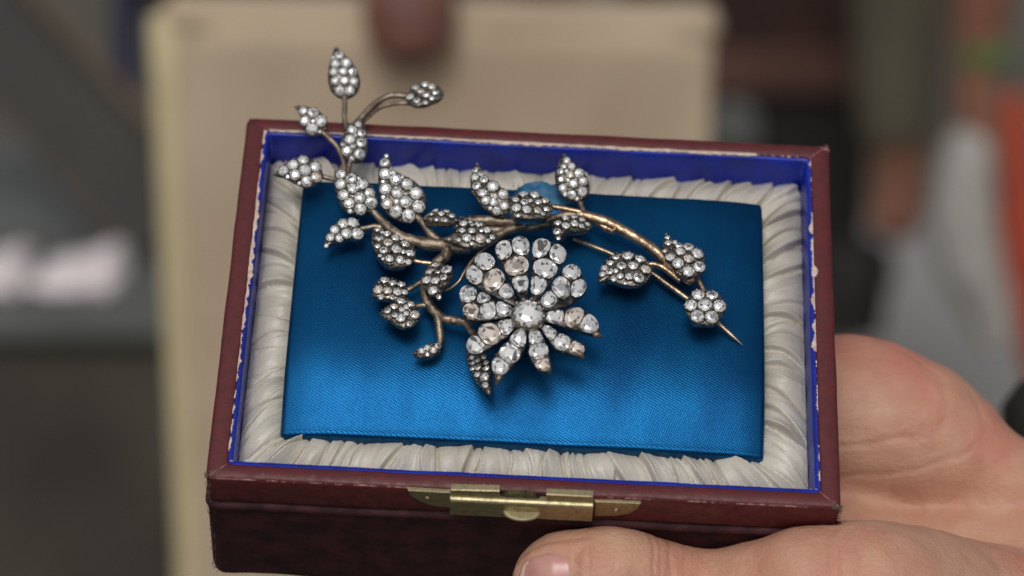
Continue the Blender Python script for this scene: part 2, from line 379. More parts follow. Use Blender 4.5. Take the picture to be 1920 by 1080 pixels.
# ---- blue silk cushion
def cushion():
    V = []; NX, NY = 170, 110
    rnd = random.Random(3)
    for j in range(NY + 1):
        for i in range(NX + 1):
            u = -1 + 2 * i / NX; v = -1 + 2 * j / NY
            x = CXc + CHX * u; y = CYc + CHY * v
            ex = (1 - abs(u)) * CHX; ey = (1 + v) * CHY; eyb = (1 - v) * CHY
            d = -4.9 * math.exp(-(ey / 10.5) ** 1.45) - 1.2 * math.exp(-ex / 4.5) - 0.8 * math.exp(-eyb / 5)
            z = CZ + 2.8 + d + 0.22 * fbm((x, y, 0), 0.045, 2) + 0.012 * fbm((x, y * 0.4, 4), 0.4, 2)
            # slit the brooch is threaded through, dimple below the tuft
            g = at(1010, 432, CZ); z -= 1.3 * math.exp(-((x - g.x) / 7) ** 2 - ((y - g.y - 1) / 2.2) ** 2)
            V.append(Vector((x, y, z)))
    N = NX + 1
    Fc = [(j * N + i, j * N + i + 1, (j + 1) * N + i + 1, (j + 1) * N + i) for j in range(NY) for i in range(NX)]
    # side skirt with rounded edge
    ring = [i for i in range(N)] + [j * N + NX for j in range(1, NY + 1)] + [NY * N + i for i in range(NX - 1, -1, -1)] + [j * N for j in range(NY - 1, 0, -1)]
    m = len(ring); prev = ring
    for (off, dz) in ((0.35, -0.35), (0.5, -0.9), (0.5, -2.6), (0.3, -4.4), (-0.6, -6.5)):
        cur = []
        for q in ring:
            p = V[q]; dx = (p.x - CXc) / CHX; dy = (p.y - CYc) / CHY
            n = Vector((dx if abs(dx) > 0.999 else 0, dy if abs(dy) > 0.999 else 0, 0))
            if n.length > 1: n = n.normalized() * 0.9
            cur.append(len(V)); V.append(p + n * off + Vector((0, 0, dz + 0.1 * fbm((p.x, p.y, dz), 0.3))))
        Fc += [(prev[k], cur[k], cur[(k + 1) % m], prev[(k + 1) % m]) for k in range(m)]
        prev = cur
    o = link('silk_cushion', V, Fc, M_silk, box)
    return o
cush = cushion()
# torn tuft of silk at the back of the cushion
P0 = at(1012, 372, CZ)
mb = MB(); V = []; na, nr = 26, 8
for r in range(nr + 1):
    for a in range(na + 1):
        A = math.pi * a / na; rr_ = r / nr
        x = P0.x + 10.5 * math.cos(A) * (0.55 + 0.45 * rr_) * (1.15 if math.cos(A) > 0 else 0.9)
        z = CZ - 0.5 + 4.6 * max(0, math.sin(A)) ** 0.8 * math.sin(math.pi * 0.5 * (1 - rr_ * 0.55)) + 0.5 * fbm((x, r * 0.8, 2), 0.7)
        y = P0.y + 1.5 - 5.5 * rr_ + 0.6 * fbm((x, r, 6), 0.5)
        V.append(Vector((x, y, z)))
Fc = [(r * (na + 1) + a, r * (na + 1) + a + 1, (r + 1) * (na + 1) + a + 1, (r + 1) * (na + 1) + a) for r in range(nr) for a in range(na)]
mb.add(V, Fc)
M_tuft = mat('faded teal silk', srgb(52, 122, 158), srgb(24, 84, 128), 0.5, 0.2, 400, 0.5, 2500)
mb.build('torn_silk_tuft', M_tuft, cush)
mb = MB()
for i in range(16):
    a = Vector((P0.x + random.uniform(-6, 9), P0.y + random.uniform(-2, 1), CZ + 2.2 + random.uniform(0, 1.2))); e = a + Vector((random.uniform(-2.5, 3), random.uniform(-2, 2), random.uniform(-0.4, 1.8)))
    tube(mb, [a, (a + e) / 2 + Vector((0, 0, 0.5)), e], [0.06, 0.05, 0.04], 4)
tag(mb.build('loose_thread', M_tuft, cush), kind='stuff')

# ---- brass latch on the front
latch = empty('latch', Matrix()); latch.parent = box
YF = -HY - 0.1
def fpt(px, py, y): p = aty(px, py, y); return (p.x, p.z)
def plate(name, poly, y0, y1, m, parent, bev=0.15):
    """poly in (x,z), extruded from y0 (back) to y1 (front, more negative)"""
    n = len(poly); cx = sum(p[0] for p in poly) / n; cz = sum(p[1] for p in poly) / n
    def ins(p, d):
        v = Vector((p[0] - cx, p[1] - cz)); l = v.length; v = v * ((l - d) / l); return (cx + v.x, cz + v.y)
    V = [Vector((p[0], y0, p[1])) for p in poly] + [Vector((p[0], y1 + bev, p[1])) for p in poly] + [Vector((ins(p, bev)[0], y1, ins(p, bev)[1])) for p in poly]
    Fc = [tuple(range(2 * n, 3 * n))]
    for k in range(n):
        k2 = (k + 1) % n
        Fc += [(k, k2, n + k2, n + k), (n + k, n + k2, 2 * n + k2, 2 * n + k)]
    Fc.append(tuple(range(n - 1, -1, -1)))
    o = link(name, V, Fc, m, parent, smooth=False); return o
def zb(zx, zy): return (740 + zx / 3.84, 820 + zy / 3.84)
def zpoly(pts, y): return [fpt(*zb(*p), y) for p in pts]
lt = plate('latch_tab', zpoly([(95, 368), (402, 384), (402, 492), (270, 478), (180, 445), (115, 405)], YF), YF + 0.3, YF - 0.5, M_brass, latch)
rt = plate('latch_tab', zpoly([(1440, 448), (1772, 462), (1750, 500), (1690, 535), (1590, 552), (1440, 552)], YF), YF + 0.3, YF - 0.5, M_brass, latch)
lt['label'] = 'left tab'; rt['label'] = 'right tab, polished copper tone'
for (a, b) in ((238, 425), (1594, 512)):
    x, z = fpt(*zb(a, b), YF); mb = MB(); ball(mb, Vector((x, YF - 0.5, z)), 0.75, 12, 6, 0.6, (0, -1, 0)); mb.build('rivet', M_brass, latch)
Y2 = YF - 1.1
plate('latch_plate', zpoly([(405, 380), (755, 388), (755, 470), (405, 460)], Y2), YF + 0.3, Y2, M_brass, latch)
plate('latch_plate', zpoly([(1092, 412), (1428, 428), (1428, 510), (1092, 490)], Y2), YF + 0.3, Y2, M_brass, latch)
Y3 = YF - 2.2
x0, z0 = fpt(*zb(398, 455), Y3); x1, z1 = fpt(*zb(1430, 510), Y3); _, z2 = fpt(*zb(398, 560), Y3); _, z3 = fpt(*zb(1430, 612), Y3)
zt = (z0 + z1) / 2; zl = (z2 + z3) / 2
# bar with a rounded upper edge
mb = MB(); prof = [(YF + 0.3, zt), (Y3 + 0.9, zt + 0.05), (Y3 + 0.4, zt - 0.08), (Y3 + 0.1, zt - 0.35), (Y3, zt - 0.8), (Y3, zl + 0.3), (Y3 + 0.2, zl), (YF + 0.3, zl)]
xs = [x0, x0 + 0.15] + [x0 + (x1 - x0) * k / 12 for k in range(1, 12)] + [x1 - 0.15, x1]
V = []
for i, x in enumerate(xs):
    for (y, z) in prof:
        k = 0.12 if i in (0, len(xs) - 1) else 0
        V.append(Vector((x, y + k * (y < YF), z)))
n = len(prof)
Fc = [(i * n + k, i * n + (k + 1) % n, (i + 1) * n + (k + 1) % n, (i + 1) * n + k) for i in range(len(xs) - 1) for k in range(n)]
Fc += [tuple(range(n - 1, -1, -1)), tuple(range((len(xs) - 1) * n, len(xs) * n))]
mb.add(V, Fc); mb.build('latch_bar', M_brass, latch, smooth=False)
# thumb piece: half disc below, dark button above
xm, zm = fpt(*zb(915, 540), Y3); r_ = (fpt(*zb(1055, 540), Y3)[0] - fpt(*zb(775, 540), Y3)[0]) / 2
# thumb tab: a half disc standing out from the bar, seen from above, with a rounded rim
prof = [(0.0, 0.25), (0.80, 0.25), (0.93, 0.22), (1.0, 0.05), (1.0, -0.15), (0.93, -0.3), (0.0, -0.3)]; na = 24
mb = MB(); V = []
for i in range(na + 1):
    A_ = math.pi * i / na
    for (rr_, z) in prof: V.append(Vector((xm + r_ * rr_ * math.cos(A_), Y3 + 0.3 - 2.4 * rr_ * math.sin(A_), zm + 0.1 + z)))
n_ = len(prof); Fc = [(i * n_ + k, (i + 1) * n_ + k, (i + 1) * n_ + k + 1, i * n_ + k + 1) for i in range(na) for k in range(n_ - 1)]
mb.add(V, Fc); mb.build('latch_catch', M_brass, latch, smooth=False)
xm2, zm2 = fpt(*zb(905, 420), YF); r2_ = 4.1
poly = [(xm2 + r2_ * math.cos(2 * math.pi * k / 28), zm2 + 0.1 + 1.9 * math.sin(2 * math.pi * k / 28)) for k in range(28)]
plate('latch_button', poly, YF + 0.3, YF - 0.75, M_brass_in, latch, 0.3)
poly = zpoly([(755, 385), (1092, 405), (1092, 495), (755, 470)], YF); plate('latch_recess', poly, YF + 0.3, YF - 0.08, M_leather_low, latch, 0.02)

# ================================================================ BROOCH
brooch = empty('brooch', MBOX)
tag(brooch, 'antique diamond spray brooch with jewelled leaves and one large flower on the blue cushion', 'brooch')

def gem_mesh(name, m, seed, wt=None, n8=8):
    """old cut brilliant: table, two crown rows, girdle, pavilion; radius 1"""
    rnd = random.Random(seed); V = []; Fc = []
    def ring(r, z, n, off=0): 
        s = len(V)
        for k in range(n):
            a = 2 * math.pi * (k + off) / n; V.append((r * math.cos(a), r * math.sin(a), z))
        return s
    n6 = 2 * n8
    t = ring(0.42, 0.36, n8); c = ring(0.72, 0.26, n8, 0.5); g = ring(1.0, 0.0, n6, 0); g2 = ring(1.0, -0.06, n6, 0); p = ring(0.55, -0.42, n8, 0.5); cu = ring(0.12, -0.72, n8)
    Fc.append(tuple(t + k for k in range(n8)))
    for k in range(n8):
        k1 = (k + 1) % n8
        Fc += [(t + k, c + k, t + k1), (c + k, c + k1, t + k1)]
        Fc += [(c + k, g + (2 * k + 1) % n6, g + (2 * k + 2) % n6), (c + k, g + (2 * k) % n6, g + (2 * k + 1) % n6), (c + k, g + (2 * k + 2) % n6, c + k1)]
        Fc += [(p + k, g2 + (2 * k + 2) % n6, g2 + (2 * k + 1) % n6), (p + k, g2 + (2 * k + 1) % n6, g2 + (2 * k) % n6), (p + k, p + k1, g2 + (2 * k + 2) % n6)]
        Fc += [(cu + k, p + k, cu + k1), (p + k, p + k1, cu + k1)]
    for k in range(n6): Fc.append((g + k, g2 + k, g2 + (k + 1) % n6, g + (k + 1) % n6))
    Fc.append(tuple(cu + k for k in range(n8 - 1, -1, -1)))
    me = bpy.data.meshes.new(name); me.from_pydata(V, [], Fc); 
    bm = bmesh.new(); bm.from_mesh(me); bmesh.ops.recalc_face_normals(bm, faces=bm.faces); bm.to_mesh(me); bm.free()
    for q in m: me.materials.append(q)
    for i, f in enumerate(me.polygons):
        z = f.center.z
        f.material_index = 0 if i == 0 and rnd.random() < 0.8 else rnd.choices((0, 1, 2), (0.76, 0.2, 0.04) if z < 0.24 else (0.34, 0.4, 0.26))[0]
    return me
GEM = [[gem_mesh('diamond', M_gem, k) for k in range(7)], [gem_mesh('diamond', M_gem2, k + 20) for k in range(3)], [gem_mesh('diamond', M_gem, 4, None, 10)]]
def stone(parent, p, n, r, tint=0, ax=None):
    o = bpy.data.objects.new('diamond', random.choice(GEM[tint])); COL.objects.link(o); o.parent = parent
    q = (n.to_track_quat('Z', 'Y') @ Matrix.Rotation(random.uniform(0, 6.28), 3, 'Z').to_quaternion()).to_matrix()
    if ax is not None:                          # oval stone, long axis towards the flower centre
        x = (ax - n * ax.dot(n)).normalized(); y = n.cross(x); q = Matrix((x, y, n)).transposed()
    k = r * 0.001
    o.matrix_local = Matrix.Translation(p * 0.001) @ q.to_4x4() @ Matrix.Diagonal((k * (1.06 if ax is not None else 1), k * (1.13 if ax is not None else 1), k, 1))
    return o
def collet(mb, cup, p, n, r, claws=7):
    """setting: tapered ring round the stone, claws over the girdle, mirror cup behind"""
    q = n.to_track_quat('Z', 'Y').to_matrix(); N = 14
    prof = [(1.02, 0.10), (1.14, 0.06), (1.22, -0.25), (1.15, -0.9)]
    V = []
    for (a, z) in prof:
        for k in range(N):
            t = 2 * math.pi * k / N; V.append(p + q @ Vector((a * r * math.cos(t), a * r * math.sin(t), z * r)))
    Fc = [(j * N + k, (j + 1) * N + k, (j + 1) * N + (k + 1) % N, j * N + (k + 1) % N) for j in range(len(prof) - 1) for k in range(N)]
    mb.add(V, Fc)
    V = []
    for (a, z) in ((1.02, 0.05), (0.72, -0.5), (0.2, -0.85)):
        for k in range(N):
            t = 2 * math.pi * k / N; V.append(p + q @ Vector((a * r * math.cos(t), a * r * math.sin(t), z * r)))
    Fc = [(j * N + k, j * N + (k + 1) % N, (j + 1) * N + (k + 1) % N, (j + 1) * N + k) for j in range(2) for k in range(N)] + [tuple(2 * N + k for k in range(N))]
    cup.add(V, Fc)
    a0 = random.random() * 6
    for k in range(claws):
        t = a0 + 2 * math.pi * k / claws
        ball(mb, p + q @ Vector((1.08 * r * math.cos(t), 1.08 * r * math.sin(t), 0.12 * r)), 0.17 * r + 0.035, 6, 4)

def hull(P):
    P = sorted(set((round(a, 2), round(b, 2)) for a, b in P))
    def half(P):
        h = []
        for p in P:
            while len(h) > 1 and (h[-1][0] - h[-2][0]) * (p[1] - h[-2][1]) - (h[-1][1] - h[-2][1]) * (p[0] - h[-2][0]) <= 0: h.pop()
            h.append(p)
        return h
    a = half(P); b = half(P[::-1]); return a[:-1] + b[:-1]

def leaf(zoom, outline, stones, z, tilt=(0, 0), name='leaf', dome=0.9, back=1.9, amber=(), curl=0.0, smoothn=3, gs=1.1, ax=None, m_=None, fill=True):
    ox, oy, sc = zoom
    px = [(ox + a / sc, oy + b / sc) for a, b in outline]
    c2 = (sum(p[0] for p in px) / len(px), sum(p[1] for p in px) / len(px))
    n = Vector((tilt[0], tilt[1], 1)).normalized(); p0 = at(c2[0], c2[1], z)
    u = n.orthogonal().normalized(); v = n.cross(u)
    W = [atp(a, b, p0, n) for a, b in px]
    P2 = [Vector(((w_ - p0).dot(u), (w_ - p0).dot(v), 0)) for w_ in W]
    area = sum(P2[i].x * P2[(i + 1) % len(P2)].y - P2[(i + 1) % len(P2)].x * P2[i].y for i in range(len(P2)))
    if area < 0: P2.reverse()
    P2 = catmull(P2, smoothn, True); m = len(P2)
    c = sum(P2, Vector()) / m
    rad = sum((p - c).length for p in P2) / m
    def h(d): return dome * (1 - d ** 2.4) - curl * d * d
    def edge_d(q):                              # 0 centre .. 1 outline, by ray
        w_ = q - c; l = w_.length
        if l < 1e-6: return 0
        best = 0
        for i in range(m):
            a, b = P2[i] - c, P2[(i + 1) % m] - c; e = b - a; den = w_.x * e.y - w_.y * e.x
            if abs(den) < 1e-9: continue
            t = (a.x * e.y - a.y * e.x) / den; s = (a.x * w_.y - a.y * w_.x) / den
            if t > 0 and -0.01 <= s <= 1.01: best = max(best, t)
        return min(1, 1 / best) if best > 0 else 1
    def L(p, hh): return p0 + u * p.x + v * p.y + n * hh
    V = []; levels = [(0.25, None), (0.55, None), (0.8, None), (0.95, None), (1.0, -0.25), (0.97, -0.7), (0.85, -back * 0.7), (0.5, -back), (0.15, -back * 1.05)]
    for d, hh in levels:
        for p in P2: V.append(L(c + (p - c) * d, h(d) if hh is None else hh - curl * d * d))
    V.append(L(c, h(0))); V.append(L(c, -back * 1.05)); t_, b_ = len(V) - 2, len(V) - 1
    Fc = [(j * m + k, (j + 1) * m + k, (j + 1) * m + (k + 1) % m, j * m + (k + 1) % m) for j in range(len(levels) - 1) for k in range(m)]
    Fc += [(t_, k, (k + 1) % m) for k in range(m)] + [(b_, (len(levels) - 1) * m + (k + 1) % m, (len(levels) - 1) * m + k) for k in range(m)]
    mb = MB(); mb.add(V, Fc); cup = MB()
    # milled grains round the rim
    acc = 0
    for k in range(m):
        acc += (P2[k] - P2[k - 1]).length
        if acc > 0.75:
            acc = 0; ball(mb, L(c + (P2[k] - c) * 0.985, -0.05 - curl), random.uniform(0.13, 0.2), 5, 4)
    # fill the gaps between the traced stones with small stones and metal grains
    stones = list(stones); rnd = random.Random(int(px[0][0] * 7 + px[0][1])); op = outline; no = len(op)
    bx = [min(q[0] for q in op), max(q[0] for q in op), min(q[1] for q in op), max(q[1] for q in op)]
    def inside_d(x, y):
        ins = False; dm = 1e9
        for k in range(no):
            (x1, y1), (x2, y2) = op[k], op[(k + 1) % no]
            if (y1 > y) != (y2 > y) and x < (x2 - x1) * (y - y1) / (y2 - y1) + x1: ins = not ins
            ex, ey = x2 - x1, y2 - y1; t = max(0, min(1, ((x - x1) * ex + (y - y1) * ey) / (ex * ex + ey * ey + 1e-9)))
            dm = min(dm, math.hypot(x - x1 - t * ex, y - y1 - t * ey))
        return dm if ins else -1
    cand = []
    for _ in range(260 if fill else 0):
        x = rnd.uniform(bx[0], bx[1]); y = rnd.uniform(bx[2], bx[3]); e = inside_d(x, y)
        if e > 0.6 * sc: cand.append((x, y, e))
    for _ in range(34):
        best = None
        for x, y, e in cand:
            av = min([e * 0.9] + [math.hypot(x - q[0], y - q[1]) - q[2] * 1.0 for q in stones])
            if best is None or av > best[2]: best = (x, y, av)
        if best is None or best[2] < 0.9 * sc: break
        stones.append((best[0], best[1], min(best[2] * 1.05, 5.6 * sc)))
    todo = []
    for i, (a, b, r) in enumerate(stones):
        q3 = atp(ox + a / sc, oy + b / sc, p0 + n * dome * 0.6, n); q = Vector(((q3 - p0).dot(u), (q3 - p0).dot(v), 0)); d = edge_d(q)
        D = -(q3 - CAMB).dot(Vector(RB[2])) * -1
        depth = abs((RB @ q3 + TB).z)
        rm = r / sc * depth / F
        tl = (q - c) / max(rad, 0.1); nn = (n + (u * tl.x + v * tl.y) * 0.28 + Vector((random.uniform(-.17, .17), random.uniform(-.17, .17), 0))).normalized()
        pp = L(q, h(min(d, 0.95)) + 0.22 * rm + 0.1)
        if rm < 0.42: ball(mb, pp, rm * 1.15, 8, 5); continue
        collet(mb, cup, pp, nn, rm * 0.96 * gs, 7 if rm > 0.75 else 5)
        todo.append((pp + nn * 0.08, nn, rm * gs, 1 if (i in amber) else 0))
    lf = mb.build(name, m_ or M_silver, brooch)
    if cup.v: cup.build('stone_cups', M_cup, lf)
    for a in todo: stone(lf, *a, ax)
    return (lf, p0, n) if not fill else lf

Z1 = (480, 60, 3.6); Z2 = (480, 280, 3.6); Z3 = (660, 380, 2.843); Z4 = (820, 420, 3.1765); Z5 = (780, 280, 4.5); Z6 = (1060, 400, 3.858)
leaf(Z1, [(540,95),(575,130),(620,175),(665,230),(695,290),(703,345),(690,400),(650,440),(600,455),(550,440),(505,395),(488,340),(485,280),(495,220),(510,170),(525,120)],
     [(542,108,12),(562,158,28),(537,217,29),(609,213,33),(525,272,26),(589,272,27),(654,275,28),(537,335,27),(600,335,27),(660,338,27),(512,362,11),(567,400,30),(633,398,30)], 5, (0, -0.35))
leaf(Z1, [(262,500),(300,497),(350,503),(400,515),(445,550),(480,600),(478,650),(440,685),(400,700),(355,690),(325,650),(298,610),(300,570),(280,530)],
     [(277,510,12),(318,537,28),(385,550,34),(332,603,32),(438,605,37),(380,658,37)], 5, (0, -0.35))
leaf(Z1, [(665,600),(710,605),(740,650),(750,700),(752,760),(745,830),(720,870),(680,885),(630,865),(590,830),(570,780),(575,720),(595,680),(615,630)],
     [(690,625,22),(650,665,29),(712,690,26),(632,733,32),(708,755,32),(613,805,32),(698,828,34),(672,876,10)], 5.5, (0.1, -0.2))
leaf(Z1, [(115,965),(150,930),(200,880),(260,850),(320,838),(380,860),(430,900),(450,950),(440,1000),(400,1035),(340,1052),(270,1030),(200,990),(140,975)],
     [(130,962,12),(186,940,32),(250,903,34),(320,867,32),(402,912,34),(332,940,36),(265,970,34),(408,982,34),(343,1013,34)], 5, (0, -0.3), amber=(7,))
leaf(Z1, [(1010,440),(1040,395),(1080,365),(1140,345),(1200,350),(1245,375),(1268,410),(1250,445),(1200,465),(1140,490),(1070,495),(1025,470)],
     [(1042,440,24),(1077,385,26),(1113,415,24),(1145,367,28),(1085,465,22),(1150,435,22),(1190,380,26),(1212,415,22),(1252,410,12)], 6, (-0.1, 0.35), amber=(6, 2))
leaf(Z2, [(540,140),(600,145),(660,160),(720,190),(770,230),(810,290),(820,350),(800,400),(750,430),(680,445),(620,430),(570,380),(545,320),(530,250),(525,190)],
     [(573,170,32),(571,238,33),(642,200,35),(718,240,36),(655,272,32),(590,312,34),(768,300,34),(700,333,34),(628,367,34),(777,362,38),(705,405,36)], 6.5, (0, -0.35))
leaf(Z2, [(890,33),(905,80),(922,135),(980,165),(1050,200),(1100,240),(1140,300),(1150,370),(1130,430),(1080,480),(1020,500),(950,480),(890,440),(850,390),(835,330),(828,270),(825,200),(828,120),(855,65)],
     [(880,42,14),(868,90,30),(873,170,37),(943,210,36),(1020,240,36),(873,270,36),(955,300,36),(1080,300,40),(885,368,36),(1012,360,38),(1098,388,40),(945,422,40),(1030,450,42)], 7, (0, -0.35), amber=(8,))
leaf(Z2, [(458,668),(465,610),(490,560),(530,510),(570,480),(630,465),(685,485),(695,530),(722,580),(705,610),(650,610),(590,625),(530,630),(490,650)],
     [(475,650,14),(500,600,26),(563,603,26),(530,548,28),(588,508,34),(655,500,36),(610,578,34),(685,575,38)], 5, (0.1, -0.1))
leaf(Z2, [(800,520),(860,540),(930,570),(1000,600),(1050,640),(1080,690),(1070,740),(1020,780),(950,790),(890,775),(840,735),(800,680),(782,620),(785,560)],
     [(820,545,20),(830,610,28),(883,580,24),(888,645,30),(940,610,26),(860,688,26),(945,690,32),(1005,650,28),(1040,705,30),(820,655,18),(900,740,26),(975,750,28),(1030,755,20),(838,712,14)], 6, (0.15, 0.35), amber=(3,), back=3)
leaf(Z2, [(1195,770),(1250,770),(1310,790),(1330,830),(1310,870),(1280,920),(1250,960),(1245,1005),(1200,990),(1150,950),(1120,910),(1120,860),(1150,800)],
     [(1215,790,26),(1290,820,34),(1175,835,26),(1232,842,16),(1268,872,24),(1155,890,30),(1215,900,28),(1195,955,30),(1232,992,16)], 8, (-0.3, 0.25))
leaf(Z3, [(108,470),(125,430),(170,395),(220,400),(270,425),(295,460),(290,490),(250,515),(200,515),(150,508),(115,500)],
     [(140,470,24),(175,422,22),(218,440,20),(262,440,20),(190,478,22),(242,482,22),(281,475,16),(125,494,9),(155,502,12)], 5, (0, 0.3), amber=(0, 4))
leaf(Z3, [(150,580),(190,550),(230,520),(280,505),(330,530),(355,580),(350,630),(310,662),(260,665),(200,630),(160,605)],
     [(165,582,10),(190,582,17),(225,562,20),(262,533,21),(315,545,18),(290,600,14),(260,622,24),(335,600,23),(305,645,15),(227,605,16),(290,565,14)], 6, (0, 0.2), amber=(2, 7))
leaf(Z3, [(322,802),(360,775),(410,755),(470,745),(478,780),(440,815),(390,832),(350,828)],
     [(340,804,9),(372,795,16),(403,780,16),(434,790,18),(458,767,16),(365,822,8),(402,812,11)], 3.5, (0, -0.1), amber=(3,))
leaf(Z3, [(610,760),(660,790),(710,800),(735,860),(738,930),(735,1015),(700,1000),(650,940),(620,870),(607,810)],
     [(677,887,18),(717,885,16),(710,935,23),(712,975,15),(705,825,14)], 5, (-0.5, 0.2), back=2.6)
leaf(Z5, [(330,640),(350,600),(390,560),(440,590),(500,610),(560,620),(620,660),(680,710),(690,740),(620,790),(560,820),(480,825),(400,820),(340,790),(240,765),(235,740),(320,735),(325,690)],
     [(400,640,32),(458,622,18),(530,642,32),(470,705,28),(388,702,26),(430,760,36),(360,762,20),(545,765,42),(600,690,30),(645,738,24),(495,760,20),(260,755,12),(305,757,16)], 8, (0, 0.3), amber=(7,))
leaf(Z5, [(60,580),(100,540),(160,510),(220,520),(270,515),(330,545),(350,590),(300,620),(220,615),(130,605),(80,600)],
     [(85,580,12),(128,560,17),(165,533,22),(212,562,26),(257,537,22),(302,570,24),(338,590,15),(172,587,18),(250,595,18)], 7.5, (0, 0.5))
leaf(Z5, [(518,108),(545,160),(580,220),(640,270),(710,310),(770,365),(800,400),(805,470),(790,530),(730,555),(670,555),(610,520),(540,470),(500,400),(470,360),(458,290),(465,220),(490,150)],
     [(515,125,14),(500,175,24),(497,235,32),(575,265,32),(510,315,34),(650,325,44),(562,375,36),(735,385,38),(590,435,36),(655,455,32),(745,480,36),(680,520,32),(478,355,13)], 8, (-0.1, -0.15))
leaf(Z5, [(800,400),(860,370),(930,358),(1010,370),(1070,400),(1130,430),(1155,480),(1150,530),(1100,570),(1000,585),(900,580),(820,560),(795,520),(790,450)],
     [(905,390,36),(1000,395,36),(840,430,26),(912,462,30),(1090,440,30),(960,450,18),(845,500,36),(932,520,38),(1030,462,28),(1025,525,32),(1100,508,26),(1145,500,12)], 9, (0.1, 0.3), amber=(4, 9), back=3.2)
leaf(Z5, [(1245,36),(1300,80),(1350,140),(1410,190),(1450,250),(1465,330),(1450,400),(1400,430),(1330,438),(1260,420),(1210,360),(1180,290),(1170,220),(1190,140),(1220,80)],
     [(1245,50,14),(1272,97,28),(1312,147,30),(1245,148,22),(1220,190,26),(1303,222,30),(1377,205,38),(1225,258,24),(1330,297,36),(1410,275,34),(1240,330,32),(1315,385,36),(1405,360,38)], 7, (-0.1, -0.35), amber=(5,))
leaf(Z5, [(1160,640),(1190,600),(1250,565),(1330,550),(1400,575),(1450,610),(1490,650),(1440,680),(1380,690),(1300,695),(1240,720),(1200,768),(1175,740),(1155,690)],
     [(1195,625,28),(1258,592,30),(1330,580,26),(1400,600,26),(1445,635,22),(1190,695,30),(1203,745,17),(1262,662,34),(1335,645,32),(1395,655,24)], 7, (0.1, 0.3))
leaf(Z6, [(245,497),(242,430),(260,380),(300,330),(350,290),(420,275),(500,290),(570,320),(615,370),(625,430),(600,480),(550,515),(480,525),(390,510),(310,480)],
     [(253,485,14),(268,440,22),(320,430,26),(325,365,24),(365,325,24),(450,318,38),(540,335,34),(405,395,32),(490,393,34),(582,410,36),(395,460,24),(462,465,28),(530,472,38)], 6, (-0.05, 0.15), amber=(9,), back=2.6)
leaf(Z6, [(732,136),(760,190),(820,215),(900,230),(970,260),(1005,310),(1005,390),(980,430),(930,460),(870,470),(810,440),(770,380),(720,320),(708,260),(712,200)],
     [(732,145,10),(738,174,18),(744,217,24),(790,218,16),(818,240,24),(890,252,32),(720,268,16),(765,262,14),(830,290,32),(757,320,32),(957,300,40),(890,340,34),(815,370,38),(968,390,40),(890,425,40)], 6.5, (0, 0.1), amber=(11,))
# small seven-stone flower at the end of the spray
cl = [(1008, 675, 50), (960, 597, 42), (1060, 600, 42), (907, 672, 42), (1113, 678, 45), (953, 752, 44), (1058, 758, 44)]
leaf(Z6, hull([(x + (r + 8) * math.cos(a), y + (r + 8) * math.sin(a)) for x, y, r in cl for a in [0.7 * k for k in range(9)]]), cl, 7, (0, 0), name='small_flower', dome=0.5, back=3.2, smoothn=2)

# large flower: ten petals round a centre stone
petals = [
 ([(185,412,50),(203,520,46),(275,440,34),(300,507,46),(393,500,40)], None, (1,)),
 ([(282,225,54),(222,300,50),(340,330,60),(412,392,38)], None, (2,)),
 ([(398,150,50),(495,128,54),(475,245,58),(497,350,42)], None, (2,)),
 ([(618,140,54),(715,178,52),(648,262,58),(600,362,46)], None, ()),
 ([(800,290,50),(838,375,48),(738,370,60),(660,440,42)], None, ()),
 ([(706,535,46),(815,545,52),(905,592,42)], (982, 672), (1,)),
 ([(680,650,45),(748,690,56),(828,728,42)], (876, 800), (2,)),
 ([(583,682,42),(603,757,52),(627,830,36)], (672, 884), (2,)),
 ([(478,690,46),(430,762,60),(372,840,40)], (352, 950), ()),
 ([(408,605,46),(312,650,62),(226,722,46)], (180, 770), (1,)),
]
CX4, CY4 = 542, 535
axes = []
for st, tip, am in petals:
    q = tip or (sum(v[0] for v in st[:2]) / 2, sum(v[1] for v in st[:2]) / 2)
    axes.append(math.atan2(q[1] - CY4, q[0] - CX4))
def clip(P, px_, py_, nx_, ny_):                # keep the side where (p - q).n > 0
    out = []
    for i in range(len(P)):
        a, b = P[i], P[(i + 1) % len(P)]; da = (a[0] - px_) * nx_ + (a[1] - py_) * ny_; db = (b[0] - px_) * nx_ + (b[1] - py_) * ny_
        if da > 0: out.append(a)
        if (da > 0) != (db > 0): t = da / (da - db); out.append((a[0] + (b[0] - a[0]) * t, a[1] + (b[1] - a[1]) * t))
    return out
